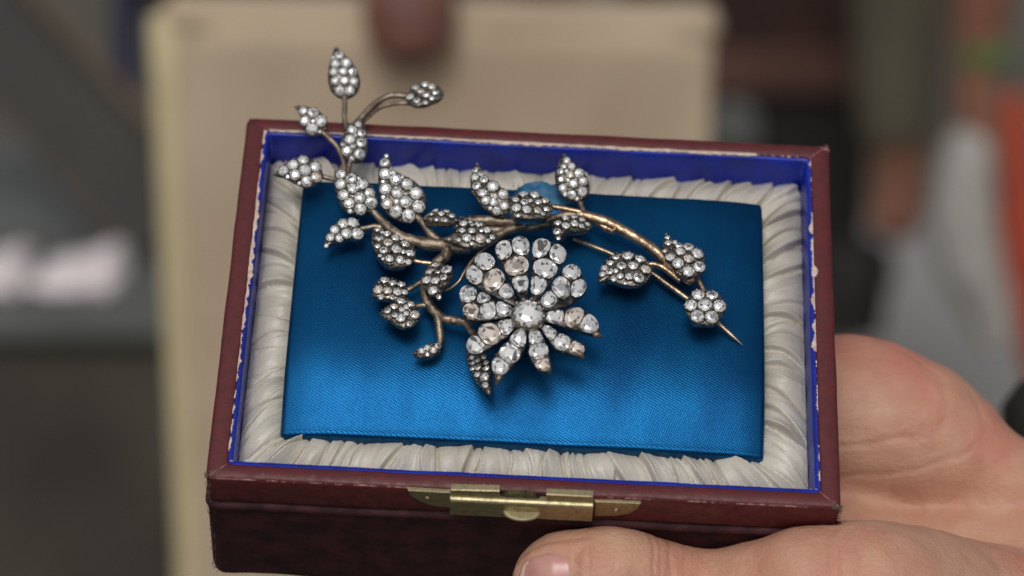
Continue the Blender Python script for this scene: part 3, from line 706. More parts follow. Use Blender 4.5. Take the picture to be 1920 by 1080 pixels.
def cell_gem(parent, poly, c, r, p0, n, mats, rnd):
    """cushion-shaped old cut stone that fills its cell of the petal; poly and c in zoom pixels"""
    N = 14; rad = []
    for k in range(N):
        A_ = 2 * math.pi * k / N; dx, dy = math.cos(A_), math.sin(A_); best = r * 1.3
        for i in range(len(poly)):
            (x1, y1), (x2, y2) = poly[i], poly[(i + 1) % len(poly)]; ex, ey = x2 - x1, y2 - y1; den = dx * ey - dy * ex
            if abs(den) < 1e-9: continue
            t = ((x1 - c[0]) * ey - (y1 - c[1]) * ex) / den; u = ((x1 - c[0]) * dy - (y1 - c[1]) * dx) / den
            if t > 0 and -0.01 <= u <= 1.01: best = min(best, t)
        rad.append(max(best, r * 0.4))
    rad = [(rad[k - 1] + 2 * rad[k] + rad[(k + 1) % N]) / 4 for k in range(N)]
    rad = [min(v, r * 1.22) for v in rad]
    rmm = sum(rad) / N / 3.1765 / 9.0           # mean radius, mm
    tx, ty = rnd.uniform(-.16, .16), rnd.uniform(-.16, .16)
    V = []; Fc = []
    def ring(sc_, z, step, off):
        s0 = len(V)
        for k in range(0, N, step):
            a0 = k + off; k0 = int(math.floor(a0)) % N; f = a0 - math.floor(a0); rr_ = (rad[k0] * (1 - f) + rad[(k0 + 1) % N] * f) * sc_; A_ = 2 * math.pi * a0 / N
            dx, dy = math.cos(A_) * rr_, math.sin(A_) * rr_
            V.append(atp(820 + (c[0] + dx) / 3.1765, 420 + (c[1] + dy) / 3.1765, p0 + n * (0.42 + z * rmm + (tx * dx + ty * dy) / 3.1765 / 9.0), n))
        return s0
    m = N // 2
    t_ = ring(0.40, 0.42, 2, 0); c_ = ring(0.70, 0.30, 2, 1); g_ = ring(0.97, 0.0, 1, 0); b_ = ring(1.0, -0.12, 1, 0); w_ = ring(0.8, -0.6, 1, 0)
    Fc.append(tuple(t_ + k for k in range(m)))
    for k in range(m):
        k1 = (k + 1) % m
        Fc += [(t_ + k, c_ + k, t_ + k1), (c_ + k, c_ + k1, t_ + k1), (c_ + k, g_ + 2 * k, g_ + 2 * k + 1), (c_ + k, g_ + 2 * k + 1, g_ + (2 * k + 2) % N), (c_ + k, g_ + (2 * k + 2) % N, c_ + k1)]
    for k in range(N): Fc += [(g_ + k, b_ + k, b_ + (k + 1) % N, g_ + (k + 1) % N), (b_ + k, w_ + k, w_ + (k + 1) % N, b_ + (k + 1) % N)]
    Fc.append(tuple(w_ + k for k in range(N)))
    o = link('diamond', V, Fc, None, parent, smooth=False)
    bm = bmesh.new(); bm.from_mesh(o.data); bmesh.ops.recalc_face_normals(bm, faces=bm.faces); bm.to_mesh(o.data); bm.free()
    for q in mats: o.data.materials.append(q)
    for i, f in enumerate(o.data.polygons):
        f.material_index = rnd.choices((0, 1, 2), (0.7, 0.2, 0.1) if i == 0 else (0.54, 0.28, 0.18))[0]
    return o
rndp = random.Random(5)
for pi_, (st, tip, am) in enumerate(petals):
    A0 = axes[pi_]; prv, nxt = axes[pi_ - 1], axes[(pi_ + 1) % len(petals)]
    dn = (nxt - A0) % (2 * math.pi); dp = (A0 - prv) % (2 * math.pi); hw = min(0.31, dn / 2, dp / 2)
    ux, uy = math.cos(A0), math.sin(A0)
    gr = 13 if tip else 8
    pts = [(x + (r + gr) * math.cos(a), y + (r + gr) * math.sin(a)) for x, y, r in st for a in [0.524 * k for k in range(12)]]
    for sg in (-1, 1):
        aa = A0 + sg * (dn / 2 if sg > 0 else dp / 2) * 0.9
        pts.append((CX4 + 92 * math.cos(aa), CY4 + 92 * math.sin(aa)))
        if not tip: pts.append((CX4 + 250 * math.cos(aa), CY4 + 250 * math.sin(aa)))
    if tip: pts.append(tip)
    poly = hull(pts)
    for sg, dd in ((1, dn), (-1, dp)):          # dark groove to each neighbour
        aa = A0 + sg * dd / 2; nx_, ny_ = (math.sin(aa) * sg, -math.cos(aa) * sg)
        poly = clip(poly, CX4 + nx_ * 7, CY4 + ny_ * 7, nx_, ny_)
    if not tip and len(st) > 3:                 # notch between the two lobes
        pass
    lf, p0, n = leaf(Z4, poly, [], 13.0, (ux * 0.16, -uy * 0.2), name='petal', dome=0.15, back=2.4, m_=M_silver_dark, smoothn=1, curl=0.2, fill=False)
    inner = [((x - ux * 0) , y) for x, y in poly]
    cxp = sum(p[0] for p in poly) / len(poly); cyp = sum(p[1] for p in poly) / len(poly)
    for i, (x, y, r) in enumerate(st):
        cell = list(poly)
        for j, (x2, y2, r2) in enumerate(st):
            if j == i: continue
            d = math.hypot(x2 - x, y2 - y); t = d * (r + 0.5 * (d - r - r2)) / d; nx_, ny_ = (x - x2) / d, (y - y2) / d
            t = (d * d + r * r - r2 * r2) / (2 * d) - 2.0
            cell = clip(cell, x - nx_ * t, y - ny_ * t, nx_, ny_)
        cc = (x, y)
        # keep a thin metal rim inside the outline
        cell = [(q[0] + (x - q[0]) * 4.5 / max(8, math.hypot(q[0] - x, q[1] - y)), q[1] + (y - q[1]) * 4.5 / max(8, math.hypot(q[0] - x, q[1] - y))) for q in cell]
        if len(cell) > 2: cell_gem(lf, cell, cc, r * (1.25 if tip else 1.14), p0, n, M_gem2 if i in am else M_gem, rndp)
    if tip:
        a = at(820 + tip[0] / 3.1765, 420 + tip[1] / 3.1765, 12.0); b = at(820 + (tip[0] - ux * 50) / 3.1765, 420 + (tip[1] - uy * 50) / 3.1765, 12.6)
        mb = MB(); tube(mb, [b, (a + b) / 2 + Vector((0, 0, 0.3)), a + Vector((0, 0, -0.5))], [0.8, 0.6, 0.2], 8); mb.build('petal_tip', M_stem, brooch)
mb = MB(); cup = MB(); pc = at(990.6, 588.5, 16.0); nn = Vector((0.0, -0.1, 1)).normalized()
collet(mb, cup, pc, nn, 3.0, 12)
pts = [at(990.6, 588.5, z) for z in (13.5,)]
c_ = Vector((pc.x, pc.y, 0))
tube(mb, [Vector((pc.x, pc.y, z)) for z in (6, 9, 11.5, 13.4)], [1.2, 1.5, 2.4, 2.9], 14)
# raised claws/wires between petals
for k in range(10):
    a0 = math.pi + 0.31 - k * 0.628
    pass
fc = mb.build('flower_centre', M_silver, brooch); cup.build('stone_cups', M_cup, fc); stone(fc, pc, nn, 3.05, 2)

# ---- stems
def stem(name, zoom, pts, z, r, m=M_stem, rough=0.10, taper=None, sides=12):
    ox, oy, sc = zoom; P = []
    for i, p in enumerate(pts):
        zz = z[i] if isinstance(z, (list, tuple)) else z
        P.append(at(ox + p[0] / sc, oy + p[1] / sc, zz))
    rr0 = [r[i] if isinstance(r, (list, tuple)) else r for i in range(len(pts))]
    Q = catmull(P, 8); Rr = []
    for i in range(len(Q)):
        f = i / 8; a = min(int(f), len(rr0) - 1); b = min(a + 1, len(rr0) - 1); Rr.append(rr0[a] + (rr0[b] - rr0[a]) * (f - int(f)))
    mb = MB(); tube(mb, Q, Rr, sides, rough); return mb.build(name, m, brooch)
stem('stem', Z1, [(597,440),(600,500),(597,560),(605,620),(625,690)], 4, 0.6)
stem('stem', Z1, [(1040,440),(960,428),(880,440),(800,490),(730,560),(670,630),(640,700)], 4.5, 0.75, rough=0.15)
stem('stem', Z1, [(1050,485),(980,480),(900,490),(820,520),(740,590),(690,640)], 3.4, 0.5)
stem('stem', Z1, [(440,670),(490,715),(545,770),(585,850),(600,940)], 4, 0.5, M_gold)
stem('stem', Z1, [(640,860),(630,900),(620,960)], 4.4, 0.6)
stem('stem', Z2, [(400,165),(470,190),(560,210)], 4, 0.55)
stem('branch', Z2, [(720,360),(790,420),(850,480),(920,550),(1000,600),(1120,632),(1250,645),(1360,655)], 4.6, [0.8,0.85,0.9,1.1,1.3,1.4,1.5,1.3], rough=0.15)
stem('stem', Z2, [(1060,430),(1115,485),(1170,560),(1250,630),(1340,665),(1450,675)], [5,5,5,4.8,4.8,4.8], [0.7,0.8,0.9,1.05,1.1,1.1], rough=0.12)
stem('stem', Z2, [(660,540),(720,535),(800,520),(860,530)], 3.6, 0.6)
stem('branch', Z3, [(500,225),(560,240),(640,235),(700,220),(760,190),(830,150),(920,120)], 4.6, [1.2,1.2,1.2,1.2,1.1,1.0,1.0], rough=0.12)
stem('branch', Z3, [(515,235),(500,280),(455,320),(410,380),(392,440),(390,500),(425,560),(455,610),(466,670),(472,740),(455,775)], [4.4,4.6,4.6,4.6,4.6,4.6,4.6,4.4,4,3.6,3.4], [1.4,1.3,1.2,1.1,1.05,1.05,1.1,1.0,0.9,0.75,0.6], rough=0.22)
stem('stem', Z3, [(430,560),(480,610),(540,628),(600,640),(640,690),(660,720)], [4.6,4.8,5.2,5.8,6.8,8], [0.8,0.95,1.0,0.9,0.8,0.7], rough=0.25)
stem('stem', Z3, [(250,475),(300,462),(350,435),(400,400)], 3.8, 0.6)
stem('stem', Z3, [(330,555),(365,548),(400,550)], 4.4, 0.6, rough=0.2)
stem('stem', Z3, [(310,300),(350,315),(400,322),(440,325)], 5, 0.5, M_gold, rough=0.2)
stem('wire_loop', Z3, [(770,200),(700,250),(640,310),(600,370),(570,420),(520,458),(470,470)], [7,7,7,7,6.5,5.5,5], 0.36, M_gold, 0, sides=8)
stem('branch', Z5, [(440,600),(540,600),(660,600),(780,612),(900,610),(1020,600),(1130,590),(1240,560),(1380,560)], [4.4]*9, [1.0,1.1,1.2,1.1,1.0,1.0,0.9,0.9,0.9], rough=0.18)
stem('branch', Z5, [(520,700),(640,690),(740,688),(850,672),(960,655),(1080,632),(1190,605),(1300,590),(1400,565)], [3.4]*9, [1.0,1.2,1.2,1.0,0.95,0.95,0.9,0.9,0.9], rough=0.18)
stem('stem', Z5, [(1130,485),(1200,492),(1290,508),(1380,530),(1450,555)], 5.4, 0.62, M_gold)
stem('stem', Z5, [(1380,430),(1395,480),(1415,530),(1450,575)], 5, [0.75,0.6,0.65,0.8])
stem('branch', Z5, [(1360,545),(1440,565),(1560,600),(1680,650),(1800,712),(1890,765),(1990,835),(2090,925),(2180,1010),(2250,1060),(2330,1110)], [5,5,5,5,5,5,5,5,5,5,5.5], [0.9,1.2,1.25,1.2,1.15,1.15,1.2,1.15,1.2,1.25,1.1], M_gold, rough=0.16)
stem('stem', Z5, [(1480,600),(1560,640),(1620,672),(1670,690),(1690,700)], 4.6, [0.6,0.7,0.7,0.8,0.7], M_gold, rough=0.3)
mb = MB()
for (a, b) in ((1650, 690), (1668, 682), (1680, 668)): ball(mb, at(780 + a / 4.5, 280 + b / 4.5, 5.8), 0.6, 8, 5)
mb.build('hinge_knuckle', M_gold, brooch)
stem('stem', Z6, [(560,400),(620,368),(690,385),(760,430),(830,490)], [4.2,4.6,4.8,4.8,4.8], 0.65, M_gold)
stem('stem', Z6, [(930,440),(965,490),(1000,560),(1010,620)], 4.6, 0.55, M_gold)
stem('pin', Z6, [(58,188),(200,240),(340,296),(480,362),(620,430),(740,515),(860,600),(990,700),(1110,800),(1200,880),(1285,955)], [1.2,2.0,2.4,2.6,2.8,2.8,2.6,2.2,1.8,1.2,0.6], [0.42,0.5,0.5,0.5,0.55,0.6,0.6,0.6,0.58,0.45,0.06], M_gold, 0, sides=10)

# ================================================================ HAND
hand = None
def make_hand():
    sph = []                                   # (centre box mm, radius)
    def chain(P, n=7):
        C = catmull([Vector((*p[0], )) for p in P], n); rs = []
        for i in range(len(C)):
            f = i / n; a = min(int(f), len(P) - 1); b = min(a + 1, len(P) - 1); t = f - int(f); t = t * t * (3 - 2 * t)
            sph.append((C[i], P[a][1] * (1 - t) + P[b][1] * t))
    YT = -56.0
    def th(px, py, r, dy=0): return (aty(px, py, YT + dy), r)
    # thumb, tip to wrist
    chain([th(1030, 1082, 8.2), th(1066, 1076, 9.6), th(1150, 1076, 9.9), th(1230, 1096, 9.3), th(1330, 1114, 9.4), th(1430, 1108, 10.8, -1), th(1540, 1112, 14.3, -2), th(1650, 1130, 17.2, -1), th(1760, 1165, 19, 2), th(1900, 1210, 21, 4), th(2100, 1290, 24, 8), th(2500, 1450, 26, 12)], 8)
    # little finger side mound behind the box
    chain([(atd(1540, 785, 612), 19.5), (atd(1610, 788, 612), 20), (atd(1690, 812, 611), 18.6), (atd(1765, 845, 609), 15.4), (atd(1815, 868, 609), 11.5)])
    # palm
    chain([(atd(1600, 1130, 613), 24), (atd(1720, 1120, 612), 25), (atd(1850, 1115, 610), 25.5), (atd(2000, 1165, 606), 27), (atd(2250, 1300, 606), 30)])
    chain([(atd(1820, 862, 606), 11), (atd(1900, 960, 610), 15), (atd(2000, 1080, 608), 22)])
    # palm below the box, then four fingers curled under it
    for (y0, ln, r) in ((24, 62, 7.6), (8, 78, 8.4), (-9, 84, 8.8), (-26, 78, 8.6)):
        chain([(Vector((88, y0 * 0.7 - 6, -60)), 12), (Vector((66, y0 * 0.85 - 3, -53)), 10.5), (Vector((66 - ln * 0.45, y0, -50.5)), r + 0.6), (Vector((66 - ln * 0.75, y0 + 1, -49.6)), r), (Vector((66 - ln, y0 + 2, -48.5)), r - 0.8)], 9)
    mb = MB()
    for c, r in sph: ball(mb, c, r, 20, 12)
    me = bpy.data.meshes.new('t'); me.from_pydata([tuple(Vector(v) * 0.001) for v in mb.v], [], mb.f)
    o = bpy.data.objects.new('t', me); COL.objects.link(o)
    rm = o.modifiers.new('r', 'REMESH'); rm.mode = 'VOXEL'; rm.voxel_size = 0.0011
    sm = o.modifiers.new('s', 'SMOOTH'); sm.iterations = 14; sm.factor = 0.6
    sb = o.modifiers.new('u', 'SUBSURF'); sb.levels = 1; sb.render_levels = 1
    dg = bpy.context.evaluated_depsgraph_get(); ev = o.evaluated_get(dg)
    m2 = bpy.data.meshes.new_from_object(ev); bpy.data.objects.remove(o); bpy.data.meshes.remove(me)
    # nail frame on the thumb
    tw = math.radians(52)     # nail looks to the camera and a little down
    un = Vector((0, -math.cos(tw), 0)) + Vector((0, 0, math.sin(tw) * 1.0)); un.normalize()
    vn = Vector((1, 0, 0)).cross(un)
    A = aty(1030, 1078, YT)
    NR = [v.normal.copy() for v in m2.vertices]; CO = []
    for v in m2.vertices:
        p = v.co * 1000; vnor = NR[v.index]
        if -HX - 1 < p.x < HX + 0.9 and -HY - 0.7 < p.y < HY + 0.6 and p.z > -41.2:
            dx = HX + 0.9 - p.x; dy = p.y + HY + 0.7; dz = p.z + 41.2
            q = min((dx, 'x'), (dy, 'y'), (dz, 'z'))
            if q[1] == 'x': p.x += dx
            elif q[1] == 'y': p.y -= dy
            else: p.z -= dz
        # skin relief: soft folds and knuckle creases
        d = fbm(p, 0.045, 3) * 0.7 + fbm(p, 0.25, 2) * 0.12
        if p.y < -48 and p.z > -60:             # creases over the thumb joint and at its root
            for xc, dp, w_, sl_ in ((24, .28, .5, .25), (26.5, .22, .45, .2), (29.5, .3, .5, .15), (33, .2, .5, .1), (72, .35, .8, -.5), (76.5, .25, .7, -.6), (84, .35, .9, -.8)):
                g = p.x - xc - sl_ * (p.z + 20) - 0.6 * fbm(p, 0.25, 2); d -= dp * math.exp(-(g / w_) ** 2)
        elif p.x > 66:
            for zc, dp, w_, sl_ in ((-34, .26, .8, .35), (-41, .22, .8, .5), (-28, .12, .7, .2)):
                g = p.z - zc - sl_ * (p.x - 80) * 0.5 - 1.5 * fbm(p, 0.09, 2); d -= dp * math.exp(-(g / w_) ** 2)
        p += vnor * d
        # nail bed
        q = p - A; al = q.x; rv = q - Vector((q.x, 0, 0)); ang = math.degrees(math.atan2(rv.dot(vn), rv.dot(un)))
        if abs(q.x) < 14 and rv.length < 14:
            e = max(abs(al) / 5.9, abs(ang) / 40)
            if e < 1: p -= vnor * 0.45 * min(1, (1 - e) * 6)
            elif e < 1.45: p += vnor * 0.4 * math.sin((e - 1) / 0.45 * math.pi)
        CO += tuple(p * 0.001)
    m2.vertices.foreach_set('co', CO); m2.update()
    m2.materials.clear(); m2.materials.append(M_skin); m2.polygons.foreach_set('use_smooth', [True] * len(m2.polygons))
    root = bpy.data.objects.new('hand', m2); COL.objects.link(root); root.matrix_world = MBOX
    tag(root, 'bare left hand holding the box from the right, thumb laid along its front', 'hand')
    # nail plate
    from mathutils.bvhtree import BVHTree
    bv = BVHTree.FromPolygons([v.co * 1000 for v in m2.vertices], [tuple(p.vertices) for p in m2.polygons])
    V = []; nu, nv = 28, 24
    for i in range(nu + 1):
        for j in range(nv + 1):
            a = -1 + 2 * i / nu; b = -1 + 2 * j / nv
            # rounded rectangle mapping
            k = (1 - 0.14 * b * b) if a < 0 else (1 - 0.10 * b * b); kb = 1 - 0.10 * a ** 4
            al = a * 5.9 * k; ang = R_(b * 39 * kb)
            o_ = A + Vector((al, 0, 0)); dr = un * math.cos(ang) + vn * math.sin(ang)
            V.append((o_, dr, a, b))
    pts = []
    for (o_, dr, a, b) in V:
        hit = bv.ray_cast(o_ + dr * 30, -dr)[0]
        rr_ = (hit - o_).length if hit else 9.8
        pts.append([o_, dr, a, b, rr_])
    out = []
    rc = sorted(p[4] for p in pts)[len(pts) // 2]
    for o_, dr, a, b, r0 in pts:
        lift = 0.32 - 0.62 * max(abs(a) if a > 0 else 0, abs(b)) ** 6
        if a < -0.8: lift = max(lift, 0.25)
        out.append(o_ + dr * (0.35 * r0 + 0.65 * min(r0, rc + 0.3) + lift))
    N = nv + 1
    Fc = [(i * N + j, (i + 1) * N + j, (i + 1) * N + j + 1, i * N + j + 1) for i in range(nu) for j in range(nv)]
    nl = link('thumbnail', out, Fc, M_nail, root)
    nl.data.materials.append(M_nail_edge)
    for f in nl.data.polygons:
        if f.index < 2 * nv: f.material_index = 1
    so_ = nl.modifiers.new('thick', 'SOLIDIFY'); so_.thickness = 0.0005; so_.offset = -1
    return root
hand = make_hand()

# ================================================================ BACKGROUND (out of focus)
def bmat(name, a, b=None, rough=0.7, ns=6, **k): return mat(name, a, b or a, rough, 0, ns, 0.2, 60, bdist=0.003, **k)
G = 120
def gridplane(name, m, y0, y1, x0, x1, z):
    return link(name, [(x0, y0, z), (x1, y0, z), (x1, y1, z), (x0, y1, z)], [(0, 1, 2, 3)], m, None, False, 1.0)
M_ground = bmat('grey paving', srgb(100, 97, 88), srgb(82, 78, 70), 0.8, 1.3)
gr = gridplane('ground', M_ground, -60, 120, -90, 90, 0.0); gr['kind'] = 'structure'
def wbox(name, c, size, m, parent=None, rot=None, bev=0.01):
    bm = bmesh.new(); bmesh.ops.create_cube(bm, size=1); bmesh.ops.scale(bm, vec=size, verts=bm.verts)
    bmesh.ops.bevel(bm, geom=list(bm.edges), offset=bev, segments=2, affect='EDGES')
    me = bpy.data.meshes.new(name); bm.to_mesh(me); bm.free(); me.materials.append(m)
    o = bpy.data.objects.new(name, me); COL.objects.link(o); o.location = c
    if rot: o.rotation_euler = rot
    if parent: o.parent = parent
    return o
def wtube(name, P, Rr, m, parent=None, n=8, sides=20, rough=0.0):
    Q = catmull(P, n); R2 = []
    for i in range(len(Q)):
        f = i / n; a = min(int(f), len(Rr) - 1); b = min(a + 1, len(Rr) - 1); R2.append(Rr[a] + (Rr[b] - Rr[a]) * (f - int(f)))
    mb = MB(); tube(mb, Q, R2, sides, rough); return mb.build(name, m, parent, True, 1.0)
def px_m(D): return D / F                      # metres per pixel at camera depth D

# cream covered board standing behind the box
D = 1.45
tl = world_at(312, 42, D); tr = world_at(1336, 64, D)
yb = tl.y
def wy(px, py, y):                             # on a world plane of constant y
    o = CAMW.translation; d = world_at(px, py, 1) - o; return o + d * ((y - o.y) / d.y)
tl = wy(315, 42, yb); tr = wy(1338, 62, yb)
board = empty('display_board', Matrix.Translation(((tl.x + tr.x) / 2, yb, 0)))
tag(board, 'tall cream cloth-covered board standing upright behind the jewellery box, out of focus', 'board')
M_cream = bmat('cream cloth', srgb(194, 175, 151), srgb(182, 161, 138), 0.85, 9)
M_cream2 = bmat('pale yellow piping', srgb(212, 198, 158), srgb(198, 184, 146), 0.8, 9)
cx = (tl.x + tr.x) / 2; V = []; NX = 60; NZ = 60; zt = (tl.z + tr.z) / 2
for side, yy in ((0, 0.0), (1, 0.03)):
    for j in range(NZ + 1):
        for i in range(NX + 1):
            t = i / NX; z1_ = tl.z + (tr.z - tl.z) * t; x = tl.x - cx + (tr.x - tl.x) * t; z = z1_ * j / NZ
            bul = 0.016 * fbm((x * 30, z * 7, 0), 0.35) * (1 - side)
            V.append((x, yy + bul, z))
Nn = NX + 1; off = Nn * (NZ + 1); Fc = []
for j in range(NZ):
    for i in range(NX):
        a = j * Nn + i; Fc += [(a, a + 1, a + Nn + 1, a + Nn), (off + a, off + a + Nn, off + a + Nn + 1, off + a + 1)]
for j in range(NZ): Fc += [(j * Nn, (j + 1) * Nn, off + (j + 1) * Nn, off + j * Nn), (j * Nn + NX, off + j * Nn + NX, off + (j + 1) * Nn + NX, (j + 1) * Nn + NX)]
for i in range(NX): a = NZ * Nn + i; Fc.append((a, a + 1, off + a + 1, off + a))
link('cloth_panel', V, Fc, M_cream, board, True, 1.0)
wtube('piping', [Vector((tl.x - cx - 0.002, 0.012, 0.0)), Vector((tl.x - cx - 0.002, 0.012, tl.z * 0.5)), Vector((tl.x - cx - 0.003, 0.012, tl.z))], [0.009] * 3, M_cream2, board)
wtube('piping', [Vector((tl.x - cx, 0.015, tl.z)), Vector((0, 0.015, zt)), Vector((tr.x - cx, 0.015, tr.z))], [0.012] * 3, M_cream, board)

# reddish brown pouch over the top edge of the board
M_brown = bmat('red brown leather', srgb(132, 90, 78), srgb(106, 68, 60), 0.6, 30)
a = wy(772, 96, yb - 0.02); b = wy(768, 30, yb - 0.015); c = wy(766, -60, yb)
o = wtube('leather_pouch', [a, b, c], [0.020, 0.025, 0.022], M_brown, None, 8, 20, 0.1)
tag(o, 'blurred reddish-brown leather pouch hanging over the top of the cream board', 'pouch')

# left: leaning dark plank, navy post, white cloths, grey chest
M_plank = bmat('dark olive wood', srgb(42, 41, 35), srgb(32, 30, 26), 0.6, 14)
M_plank_edge = bmat('brown wood edge', srgb(92, 72, 52), srgb(70, 54, 40), 0.6, 14)
def bar(name, p0, p1, wdt, th, m, parent=None):
    p0 = Vector(p0); p1 = Vector(p1); d = p1 - p0; L = d.length; d.normalize()
    back = (p0 - CAMW.translation).normalized(); s = d.cross(back).normalized(); t = s.cross(d)
    V = []
    for q in (p0, p1):
        for a_, b_ in ((-1, -1), (1, -1), (1, 1), (-1, 1)): V.append(q + s * a_ * wdt / 2 + t * b_ * th / 2)
    Fc = [(0, 1, 2, 3), (7, 6, 5, 4), (0, 4, 5, 1), (1, 5, 6, 2), (2, 6, 7, 3), (3, 7, 4, 0)]
    return link(name, V, Fc, m, parent, False, 1.0)
D = 2.2
pl = empty('leaning_plank', Matrix()); tag(pl, 'dark wooden plank with brown edges leaning diagonally at the upper left', 'plank')
p0 = world_at(-140, -90, D); p1 = world_at(330, 420, D)
bar('plank_face', p0, p1, 190 * px_m(D), 0.02, M_plank, pl)
for sgn in (-1, 1):
    sh = Vector((0.74 * sgn * 100 * px_m(D), 0, -0.67 * sgn * 100 * px_m(D) * -1))
    bar('plank_edge', p0 + sh, p1 + sh, 22 * px_m(D), 0.035, M_plank_edge, pl)
M_navy = bmat('navy cloth', srgb(22, 26, 62), srgb(16, 20, 48), 0.8, 12)
o = wtube('navy_post', [world_at(238, -80, 2.6), world_at(238, 60, 2.58), world_at(242, 250, 2.5)], [0.013, 0.013, 0.012], M_navy)
tag(o, 'narrow navy blue post beside the left edge of the cream board', 'post')
M_white = bmat('white cloth', srgb(238, 232, 232), srgb(228, 216, 220), 0.4, 20)
M_grey = bmat('grey painted chest', srgb(112, 116, 114), srgb(88, 90, 88), 0.6, 5)
M_dark = bmat('dark cloth', srgb(76, 72, 64), srgb(58, 54, 48), 0.8, 8)
# grey chest below the white cloths: its top seen from above
D = 2.1; c0 = world_at(90, 560, D)
chest = empty('storage_chest', Matrix.Translation((c0.x, c0.y, 0))); tag(chest, 'low grey chest at the left under two white cloths, out of focus', 'chest')
wbox('chest_body', (-0.02, 0.2, (c0.z - 0.03) / 2), (0.36, 0.42, c0.z - 0.03), M_dark, chest)
wbox('chest_lid', (-0.02, 0.2, c0.z - 0.015), (0.40, 0.46, 0.03), M_grey, chest)
for (x0, y0, rx, rz, lab) in ((155, 522, 0.044, 0.022, 'larger crumpled white cloth on the grey chest, next to the cream board'), (8, 518, 0.026, 0.022, 'smaller crumpled white cloth at the far left on the grey chest')):
    q = world_at(x0, y0, D + 0.05); mb = MB(); V = []
    bm = bmesh.new(); bmesh.ops.create_icosphere(bm, subdivisions=4, radius=1)
    for v in bm.verts:
        k = 1 + 0.35 * fbm(v.co, 1.6); v.co = Vector((v.co.x * rx * k, v.co.y * 0.04 * k, v.co.z * rz * k + 0.1 * rx * v.co.x * 3))
    me = bpy.data.meshes.new('white_cloth'); bm.to_mesh(me); bm.free(); me.materials.append(M_white); me.polygons.foreach_set('use_smooth', [True] * len(me.polygons))
    o = bpy.data.objects.new('white_cloth', me); COL.objects.link(o); o.location = q; tag(o, lab, 'cloth', 'white cloths on the chest')

# right: dark wooden cabinet, two people, far crates
M_cab = bmat('dark brown wood', srgb(58, 34, 28), srgb(44, 27, 23), 0.5, 10)
M_rail = bmat('reddish wood rail', srgb(96, 66, 58), srgb(80, 54, 48), 0.5, 10)
M_black = bmat('near black interior', srgb(30, 28, 27), srgb(24, 23, 22), 0.8, 8)
D = 2.9
def wz(px, py, y): return wy(px, py, y)
yc = world_at(1470, 150, D).y
cab = empty('wooden_cabinet', Matrix.Translation((world_at(1470, 150, D).x, yc, 0))); cxx = cab.location.x
tag(cab, 'dark brown wooden cabinet with a reddish rail standing behind the right side of the board', 'cabinet')
def cpan(name, x0, y0, x1, y1, m, dy=0.0, th=0.03):
    a = wz(x0, y0, yc + dy); b = wz(x1, y1, yc + dy)
    return wbox(name, ((a.x + b.x) / 2 - cxx, dy + th / 2, (a.z + b.z) / 2), (abs(b.x - a.x), th, abs(a.z - b.z)), m, cab, bev=0.004)
cpan('door_panel', 1330, -260, 1622, 96, M_cab); cpan('rail', 1325, 98, 1624, 180, M_rail, -0.02, 0.05); cpan('open_shelf', 1330, 184, 1622, 470, M_black, 0.0, 0.3)
q = wz(1375, 240, yc - 0.05); o = wbox('grey_parcel', q, (0.05, 0.06, 0.05), M_grey); tag(o, 'small grey parcel in front of the dark shelf beside the board edge', 'parcel')
M_khaki = bmat('khaki trousers', srgb(98, 92, 78), srgb(84, 78, 66), 0.85, 8)
M_skin2 = bmat('out of focus skin', srgb(150, 104, 84), srgb(136, 92, 76), 0.6, 8)
D = 2.75
pr = empty('person', Matrix.Translation(wy(1690, 420, world_at(1690, 300, D).y))); 
tag(pr, 'standing person in khaki trousers with a bare ankle, only a leg in view, blurred', 'person')
inv = pr.matrix_world.inverted(); yq = world_at(1690, 300, D).y
def lq(px, py): return inv @ wy(px, py, yq)
inv = Matrix.Translation(-pr.location)
wtube('body', [lq(1690, 235), lq(1688, 300), lq(1688, 355), lq(1680, 400), lq(1650, 425)], [0.030, 0.028, 0.026, 0.03, 0.02], M_skin2, pr)
wtube('trouser_leg', [lq(1685, -200), lq(1685, 0), lq(1682, 120), lq(1684, 250)], [0.055, 0.050, 0.046, 0.042], M_khaki, pr)
# person at the far right: white shirt, orange red cloth, green cuff
M_shirt = bmat('white grey shirt', srgb(186, 184, 180), srgb(166, 164, 160), 0.8, 10)
M_red = bmat('orange red cloth', srgb(182, 78, 54), srgb(160, 64, 46), 0.7, 10)
M_green = bmat('green cuff', srgb(96, 124, 72), srgb(78, 106, 56), 0.7, 10)
D = 2.5; yq = world_at(1850, 300, D).y
pr2 = empty('person', Matrix.Translation((world_at(1850, 300, D).x, yq, 0))); tag(pr2, 'blurred person at the right edge in pale shirt and orange-red cloth with green cuff', 'person')
inv = Matrix.Translation(-pr2.location)
wtube('body', [lq(1860, -200), lq(1850, -60), lq(1838, 40), lq(1832, 130), lq(1835, 200), lq(1850, 330)], [0.04, 0.034, 0.026, 0.020, 0.022, 0.02], M_skin2, pr2)
wtube('cuff', [lq(1843, 80), lq(1841, 112)], [0.026, 0.026], M_green, pr2)
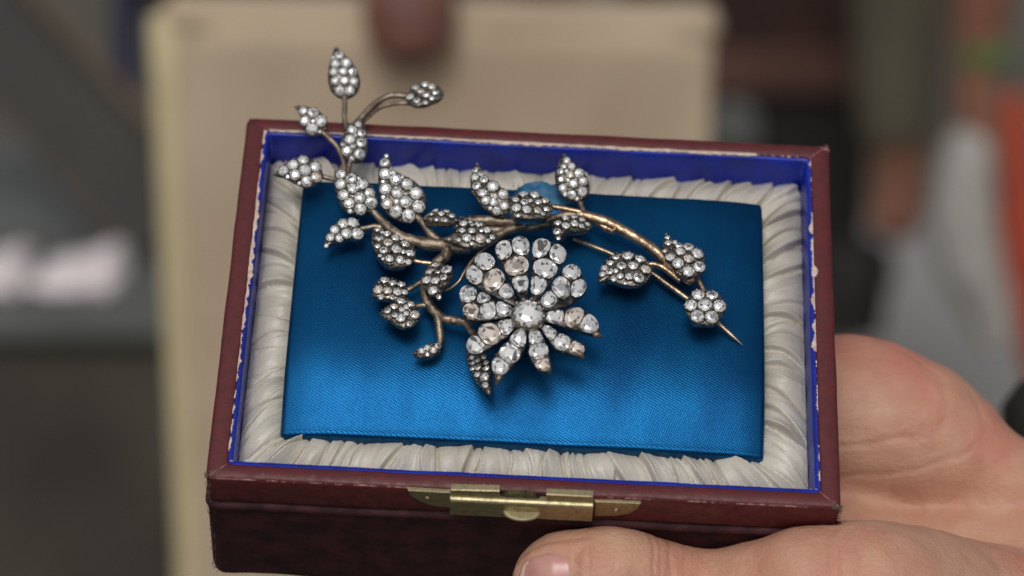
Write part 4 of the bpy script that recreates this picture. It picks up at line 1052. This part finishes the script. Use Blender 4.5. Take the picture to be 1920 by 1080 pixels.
wtube('shirt', [lq(1850, 205), lq(1822, 290), lq(1806, 400), lq(1822, 500), lq(1850, 560), lq(1870, 640)], [0.016, 0.026, 0.032, 0.032, 0.026, 0.02], M_shirt, pr2)
wtube('red_cloth', [lq(1905, 180), lq(1912, 300), lq(1918, 440), lq(1940, 580), lq(1962, 700), lq(1975, 790)], [0.010, 0.018, 0.024, 0.024, 0.02, 0.012], M_red, pr2)
o = wtube('dark_bag', [wy(1650, 480, yq + 0.3), wy(1600, 520, yq + 0.3), wy(1570, 600, yq + 0.3)], [0.03, 0.045, 0.05], M_black); tag(o, 'dark bag on the paving behind the right edge of the box', 'bag')
o = wtube('dark_sleeve', [atd(1925, 735, 760) * 0.001, atd(1960, 800, 760) * 0.001, atd(2010, 900, 760) * 0.001], [0.008, 0.013, 0.02], M_black); o.matrix_world = MBOX
tag(o, 'dark sleeve edge at the right behind the hand', 'sleeve')
# pale paving slab area on the right, dark crates far behind the board
M_pale = bmat('pale paving', srgb(150, 148, 146), srgb(132, 130, 128), 0.85, 2)
g0 = []
for (px_, py_) in ((1590, 1080), (2300, 1080), (2300, 395), (1610, 395)):
    o_ = CAMW.translation; d = world_at(px_, py_, 1) - o_; k = (0.004 - o_.z) / d.z; g0.append(tuple(o_ + d * k))
o = link('pale_pavement', g0, [(0, 1, 2, 3)], M_pale, None, False, 1.0); o['kind'] = 'structure'
def crate(px0, px1, pyb, h, m, lab, name='crate'):
    o_ = CAMW.translation
    def gnd(px_, py_): d = world_at(px_, py_, 1) - o_; return o_ + d * (-o_.z / d.z)
    a = gnd(px0, pyb); b = gnd(px1, pyb); o = wbox(name, ((a.x + b.x) / 2, a.y + 0.15, h / 2 + 0.001), (b.x - a.x, 0.3, h), m, bev=0.008); tag(o, lab, name); return o
crate(975, 1075, 40, 0.5, bmat('dark purple cloth', srgb(52, 38, 52), srgb(40, 30, 40), 0.8, 8), 'dark purple box far behind the board, left of the black one')
crate(1085, 1160, 34, 0.5, M_grey, 'grey box far behind the board between the dark boxes')
crate(1175, 1240, 40, 0.5, M_black, 'black box far behind the board, nearest the cabinet')
crate(250, 400, 30, 0.4, M_black, 'black box far behind the top left corner of the board')
